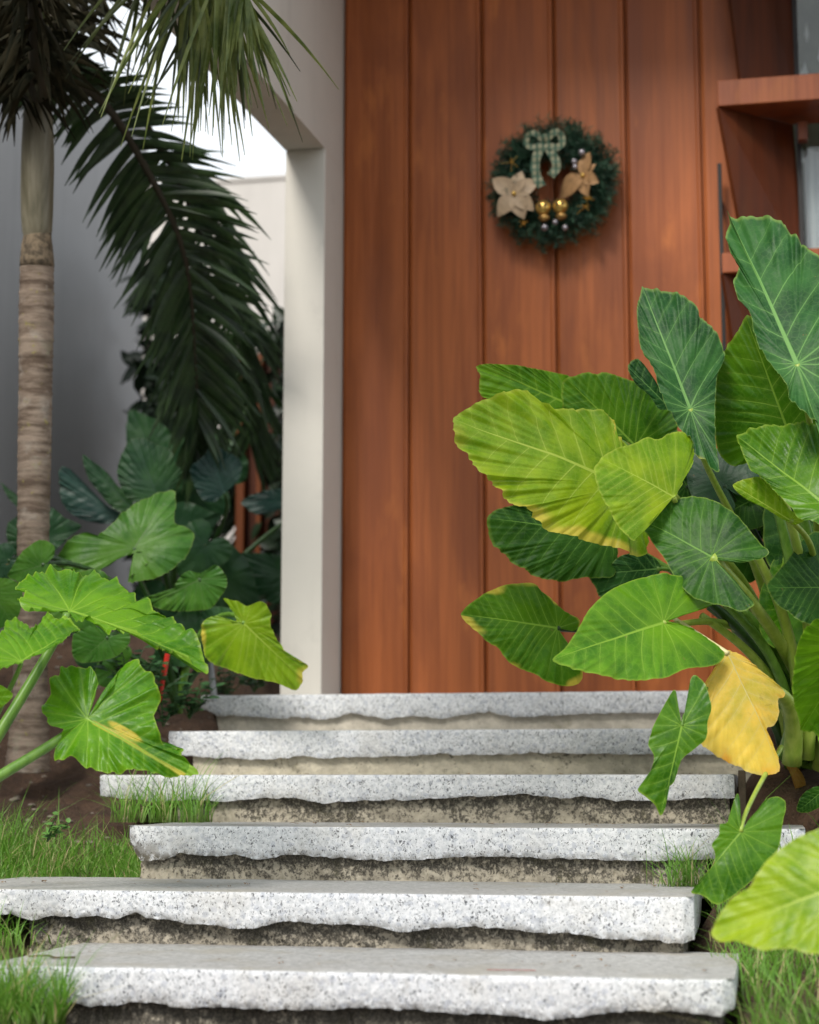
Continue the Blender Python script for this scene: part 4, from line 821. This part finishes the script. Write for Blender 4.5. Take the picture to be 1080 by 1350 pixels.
# ================================================================ GRASS
def grass_mat(name, a, b, dry):
    q = NM(name); u = q.attr('rnd'); h = q.attr('hgt')
    c = q.mix(u, a, b); c = q.mix(q.mr(u, .86, .93), c, dry); c = q.mix(q.mr(h, 0., .35, .6, 0.), c, (.10, .12, .03))
    q.set(Base_Color=c, Roughness=.5); t = q.n('BsdfTranslucent'); q.l(c, t.inputs['Color']); m = q.n('MixShader'); m.inputs[0].default_value = .35
    q.l(q.b.outputs[0], m.inputs[1]); q.l(t.outputs[0], m.inputs[2]); q.l(m.outputs[0], q.o.inputs['Surface']); return q.m
GM = grass_mat('grass_blades', (.11, .29, .022), (.23, .45, .06), (.60, .52, .26)); GMD = grass_mat('dry_grass', (.20, .16, .08), (.34, .28, .15), (.42, .36, .2))
def grass(name, label, pts, hts, mat, lean=.5, w_=.0016, seed=0):
    r = np.random.default_rng(seed); n = len(pts); pts = np.asarray(pts); hts = np.asarray(hts)
    az_ = r.random(n)*2*math.pi; ln = lean*np.abs(r.normal(0, 1.5, n))+.15; hts = hts*(.55+.75*r.random(n)**1.5); d = np.stack([np.cos(az_), np.sin(az_), 0*az_], 1)
    fa = r.random(n)*math.pi; s_ = np.stack([np.cos(fa), np.sin(fa)*.4, 0*fa], 1)
    V = np.zeros((n, 9, 3)); H = np.zeros((n, 9))
    for k_, t in enumerate((0, .35, .7, 1.)):
        c_ = pts+d*(ln*hts*t**1.8)[:, None]*.9+np.array([0, 0, 1.])*(hts*(t-.22*ln*t*t))[:, None]
        ww = w_*(1-t**2*.9)*(.6+.8*r.random(n))
        if k_ < 3: V[:, 2*k_] = c_-s_*ww[:, None]; V[:, 2*k_+1] = c_+s_*ww[:, None]; H[:, 2*k_:2*k_+2] = t
        else: V[:, 6] = c_; H[:, 6] = 1
    V = V[:, :7]; H = H[:, :7]; base = np.arange(n)*7
    F = []
    for b_ in base: F += [(b_, b_+1, b_+3, b_+2), (b_+2, b_+3, b_+5, b_+4), (b_+4, b_+5, b_+6)]
    rd = np.repeat(r.random(n), 7)
    o = me(name, V.reshape(-1, 3), F, mat, None, True, dict(rnd=rd, hgt=H.ravel()))
    return tag(o, label, 'grass', kind='stuff')
def onslope(poly, n, seed, clump=0):
    """scatter n ground points inside a polygon of (x, y) ground coordinates"""
    r = np.random.default_rng(seed); P = np.array(poly); lo, hi = P.min(0), P.max(0); out_ = []
    while len(out_) < n:
        q_ = lo+(hi-lo)*r.random((4000, 2))
        x, y = q_[:, 0], q_[:, 1]; ins = np.zeros(len(x), bool); j = len(P)-1
        for i in range(len(P)):
            c_ = ((P[i, 1] > y) != (P[j, 1] > y)) & (x < (P[j, 0]-P[i, 0])*(y-P[i, 1])/(P[j, 1]-P[i, 1]+1e-12)+P[i, 0]); ins ^= c_; j = i
        den = .5+.5*np.sin(x*17+seed)*np.sin(y*14+seed*2)
        ins &= (r.random(len(x)) < .35+.65*den)
        out_ += [(a_, b_) for a_, b_ in q_[ins]]
    out_ = np.array(out_[:n]); return np.c_[out_, gz(out_[:, 0], out_[:, 1])]
xs4 = PY(170, 1110, YK[3])[0]
pL = onslope([(-2.6, YK[3]-.03), (xs4+.0, YK[3]-.03), (xs4+.0, YK[3]+.12), (xs4+.08, YK[2]-.05), (-1.30, YK[2]-.0), (-1.38, YK[2]-.12), (-1.7, YK[2]-.16), (-2.6, YK[2]-.2)], 11000, 2)
hL = .05+.09*rng.random(len(pL))*(1+.6*np.sin(pL[:, 0]*9)); hL = hL*(.6+.8*sst(pL[:, 1], YK[3], YK[2]-.05))
grass('grass', 'bright green grass growing on the bank left of the fourth slab', pL, hL, GM, .55, .0015, 5)
_a = PY(150, 1050, YK[2]-.08)[0]; _b = PY(272, 1050, YK[2]-.08)[0]
tu = onslope([(_a, YK[2]-.13), (_b, YK[2]-.13), (_b, YK[2]-.02), (_a, YK[2]-.02)], 300, 9)
tu[:, 2] = ZK[3]+.003*0
grass('grass_tuft', 'fresh green grass tuft in front of the left end of the third slab', tu, .09+.10*rng.random(len(tu)), GM, .45, .0016, 6)
y6 = YK[5]
tl = np.c_[rng.normal(PY(20, 1300, y6)[0], .075, 900), y6-.03-.05*rng.random(900), np.full(900, ZK[5]-.10)]
tl[:, 0] = np.minimum(tl[:, 0], PY(95, 1300, y6)[0])
grass('grass_tuft', 'dense long grass tuft covering the left end of the lowest slab', tl, .08+.10*rng.random(900), GM, .45, .0016, 7)
tl2 = np.c_[rng.normal(PY(0, 1240, YK[4])[0], .05, 260), YK[4]-.02-.12*rng.random(260), np.full(260, ZK[5]+.0)]
grass('grass_tuft', 'thin grass tuft at the left end between the two lowest slabs', tl2, .05+.05*rng.random(260), GM, .5, .0014, 8)
xr5 = PY(914, 1200, YK[4])[0]; xr6 = PY(968, 1300, y6)[0]
pR = onslope([(xr6+.02, y6-.35), (1.6, y6-.35), (1.9, YK[3]+.05), (xr5+.02, YK[3]+.03), (xr5+.02, YK[4]-.0), (xr6-.03, y6+.30), (xr6+.02, y6+.22)], 11000, 12)
hR = .06+.12*rng.random(len(pR)); hR = hR*(.5+.8*(.5+.5*np.sin(pR[:, 0]*13)*np.sin(pR[:, 1]*9)))
grass('grass', 'grass bank on the lower right beside the two lowest slabs', pR, hR, GM, .6, .0015, 13)
grass('dry_grass', 'dry straw-coloured thatch among the grass on the right bank', pR[::4]+np.array([.004, .004, 0]), hR[::4]*.5, GMD, 1.6, .0011, 14)
grass('dry_grass', 'dry thatch at the foot of the left grass bank', pL[::3]+np.array([.004, .004, 0]), hL[::3]*.5, GMD, 1.6, .0011, 15)
tr_ = np.c_[rng.normal(PY(905, 1150, YK[3]-.05)[0], .03, 150), YK[3]-.05-.05*rng.random(150), np.full(150, ZK[4])]
grass('grass_tuft', 'upright thin grass tuft before the right part of the fourth slab', tr_, .06+.075*rng.random(150), GM, .45, .0013, 16)
# litter: dry twigs and roots on the right soil
mb = MB()
for i in range(260):
    x = .78+rng.random()*.6; y = 4.2+rng.random()*.7; z = float(gz(x, y))+.006+.03*rng.random(); a_ = rng.random()*6.28; l_ = .03+.06*rng.random()
    mb.tube([(x, y, z), (x+l_*.5*math.cos(a_), y+l_*.5*math.sin(a_), z+.012*rng.random()), (x+l_*math.cos(a_), y+l_*math.sin(a_), z)], .0014, 4)
tag(mb.build('dry_litter', flat('litter', (.17, .11, .07), .9, .5, 20)), 'dry brown twigs and roots on the soil under the right plant', 'leaf litter', kind='stuff')
r9 = np.random.default_rng(91); mb = MB()
for i in range(900):
    if i % 2: x = -1.25-1.2*r9.random(); y = YK[3]+.02+1.7*r9.random()
    else: x = .55+.9*r9.random(); y = YK[5]-.1+1.9*r9.random()
    z = float(gz(x, y)); rr_ = .003+.008*r9.random()**2
    mb.sphere((x, y, z+rr_*.3), rr_, 6, 4, (1+.5*r9.random(), 1, .6))
tag(mb.build('pebbles', flat('pebble_stone', (.20, .165, .13), .9, .5, 25)), 'small pebbles and crumbs scattered on the bare soil', 'pebbles', kind='stuff')
mb = MB()
for i in range(150):
    k = int(r9.integers(0, 6)); y = YK[k]+.05+.33*r9.random()**.6 if i % 3 else YK[k]+.02+.35*r9.random(); x = PY(ENDS[k][0]+40+(ENDS[k][1]-ENDS[k][0]-60)*r9.random(), TOPROW[k], YK[k])[0]
    a_ = r9.random()*6.28; l_ = .006+.014*r9.random()**2; d = np.array([math.cos(a_), math.sin(a_), .1*r9.random()]); V, F = petal(np.array([x, y, ZK[k]+.003]), d, l_, l_*.22, np.array([0, 0, 1.]), .3); mb.add(V, F)
tag(mb.build('leaf_crumbs', flat('dead_leaf', (.22, .13, .06), .9, .5, 25)), 'tiny dead leaf crumbs lying on the granite treads', 'leaf litter', kind='stuff')
pt = [np.array([PY(x, 1269, YK[5]+.04)[0], YK[5]+.055+.004*i, ZK[5]+.003]) for i, x in enumerate((640, 668, 704))]
mb = MB(); mb.tube(catmull(pt, 8), .0008, 5); tag(mb.build('red_thread', flat('thread_red', (.34, .12, .10), .8)), 'thin faded red thread lying on the lowest slab near its front edge', 'thread')
# stake beside third slab
p = PY(977, 1040, YK[2]+.03); mb = MB(); mb.box(p[0]-.006, p[0]+.012, p[1], p[1]+.02, p[2]-.12, p[2]+.045, .002)
tag(mb.build('wooden_stake', flat('old_wood', (.10, .075, .05), .9, .3, 30)), 'short dark stake against the right end of the third slab', 'stake')
# red stick, grey pipe and weeds on the left
mb = MB(); a_, b_ = PD(221, 862, 5.2), PD(210, 925, 5.2); mb.tube([a_, (a_*.55+b_*.45)], .0075, 8); mb.tube([(a_*.45+b_*.55), b_], .0065, 8)
mb.tube([(a_*.6+b_*.4), (a_*.4+b_*.6)], .004, 6, 1)
tag(mb.build('red_stick', [flat('red_paint', (.55, .025, .015), .4), DARK]), 'short red stick standing among the weeds left of the stairs', 'stick')
mb = MB(); mb.tube([PD(276, 862, 5.55), PD(283, 925, 5.55)], .010, 10)
tag(mb.build('grey_pipe', flat('pvc_grey', (.28, .30, .32), .5)), 'thin grey pipe rising behind the top slab at its left end', 'pipe')
def weed(name, label, base, n, spread, seed, m, L=.03):
    r = np.random.default_rng(seed); t = thing(name, label, 'weed', tuple(base)); s_ = MB(); lf = MB()
    for i in range(n):
        d = np.array([r.normal(0, 1), r.normal(0, .5), 1.3+r.random()]); d /= np.linalg.norm(d); e = base+d*spread*(.4+.8*r.random())
        s_.tube([base, (base+e)/2+np.array([0, 0, .01]), e], [.0018, .0014, .001], 5)
        for j in range(7):
            p_ = base+(e-base)*(.3+.7*j/6); dd = r.normal(0, 1, 3); dd[2] = abs(dd[2])*.3; dd /= np.linalg.norm(dd); V, F = petal(p_, dd, L*(.6+.8*r.random()), L*.3, np.array([0, -.5, .86]), .1); lf.add(V, F)
    s_.build('stem', ST['dark'], t); o = lf.build('leaves', m, t, True); o['kind'] = 'stuff'
wm = flat('weed_green', (.035, .10, .03), .5, .4, 60); wm2 = flat('weed_fresh', (.10, .24, .04), .5, .3, 60)
for i, (x, y, D, lab) in enumerate([(250, 940, 5.25, 'leafy weed at the left end of the second slab'), (300, 912, 5.7, 'low dark weed behind the left end of the top slab'), (215, 950, 5.2, 'weed growing round the red stick'),
        (190, 930, 5.15, 'weed between the palm trunk and the red stick'), (335, 905, 5.75, 'weed under the lime leaf before the cream column'), (170, 900, 5.1, 'small weed in the gap right of the palm trunk')]):
    weed('weed', lab, PD(x, y+8, D), 9, .14, 300+i, wm)
weed('weed', 'tiny fresh seedling in the grass below the bare soil', PD(62, 1110, 4.3), 4, .07, 330, wm2, .02)
# twig on the lowest slab
z_ = ZK[5]+.004; P = [PY(38, 1262, 0)] if False else None
pt = [np.array([PY(x, 1266, YK[5]+.12)[0], YK[5]+.13+.02*math.sin(i*2), z_]) for i, x in enumerate((35, 55, 75, 98))]
mb = MB(); mb.tube(catmull(pt, 14), .0022, 6); tag(mb.build('twig', flat('twig_brown', (.09, .07, .05), .9)), 'thin brown twig lying on top of the lowest slab', 'twig')
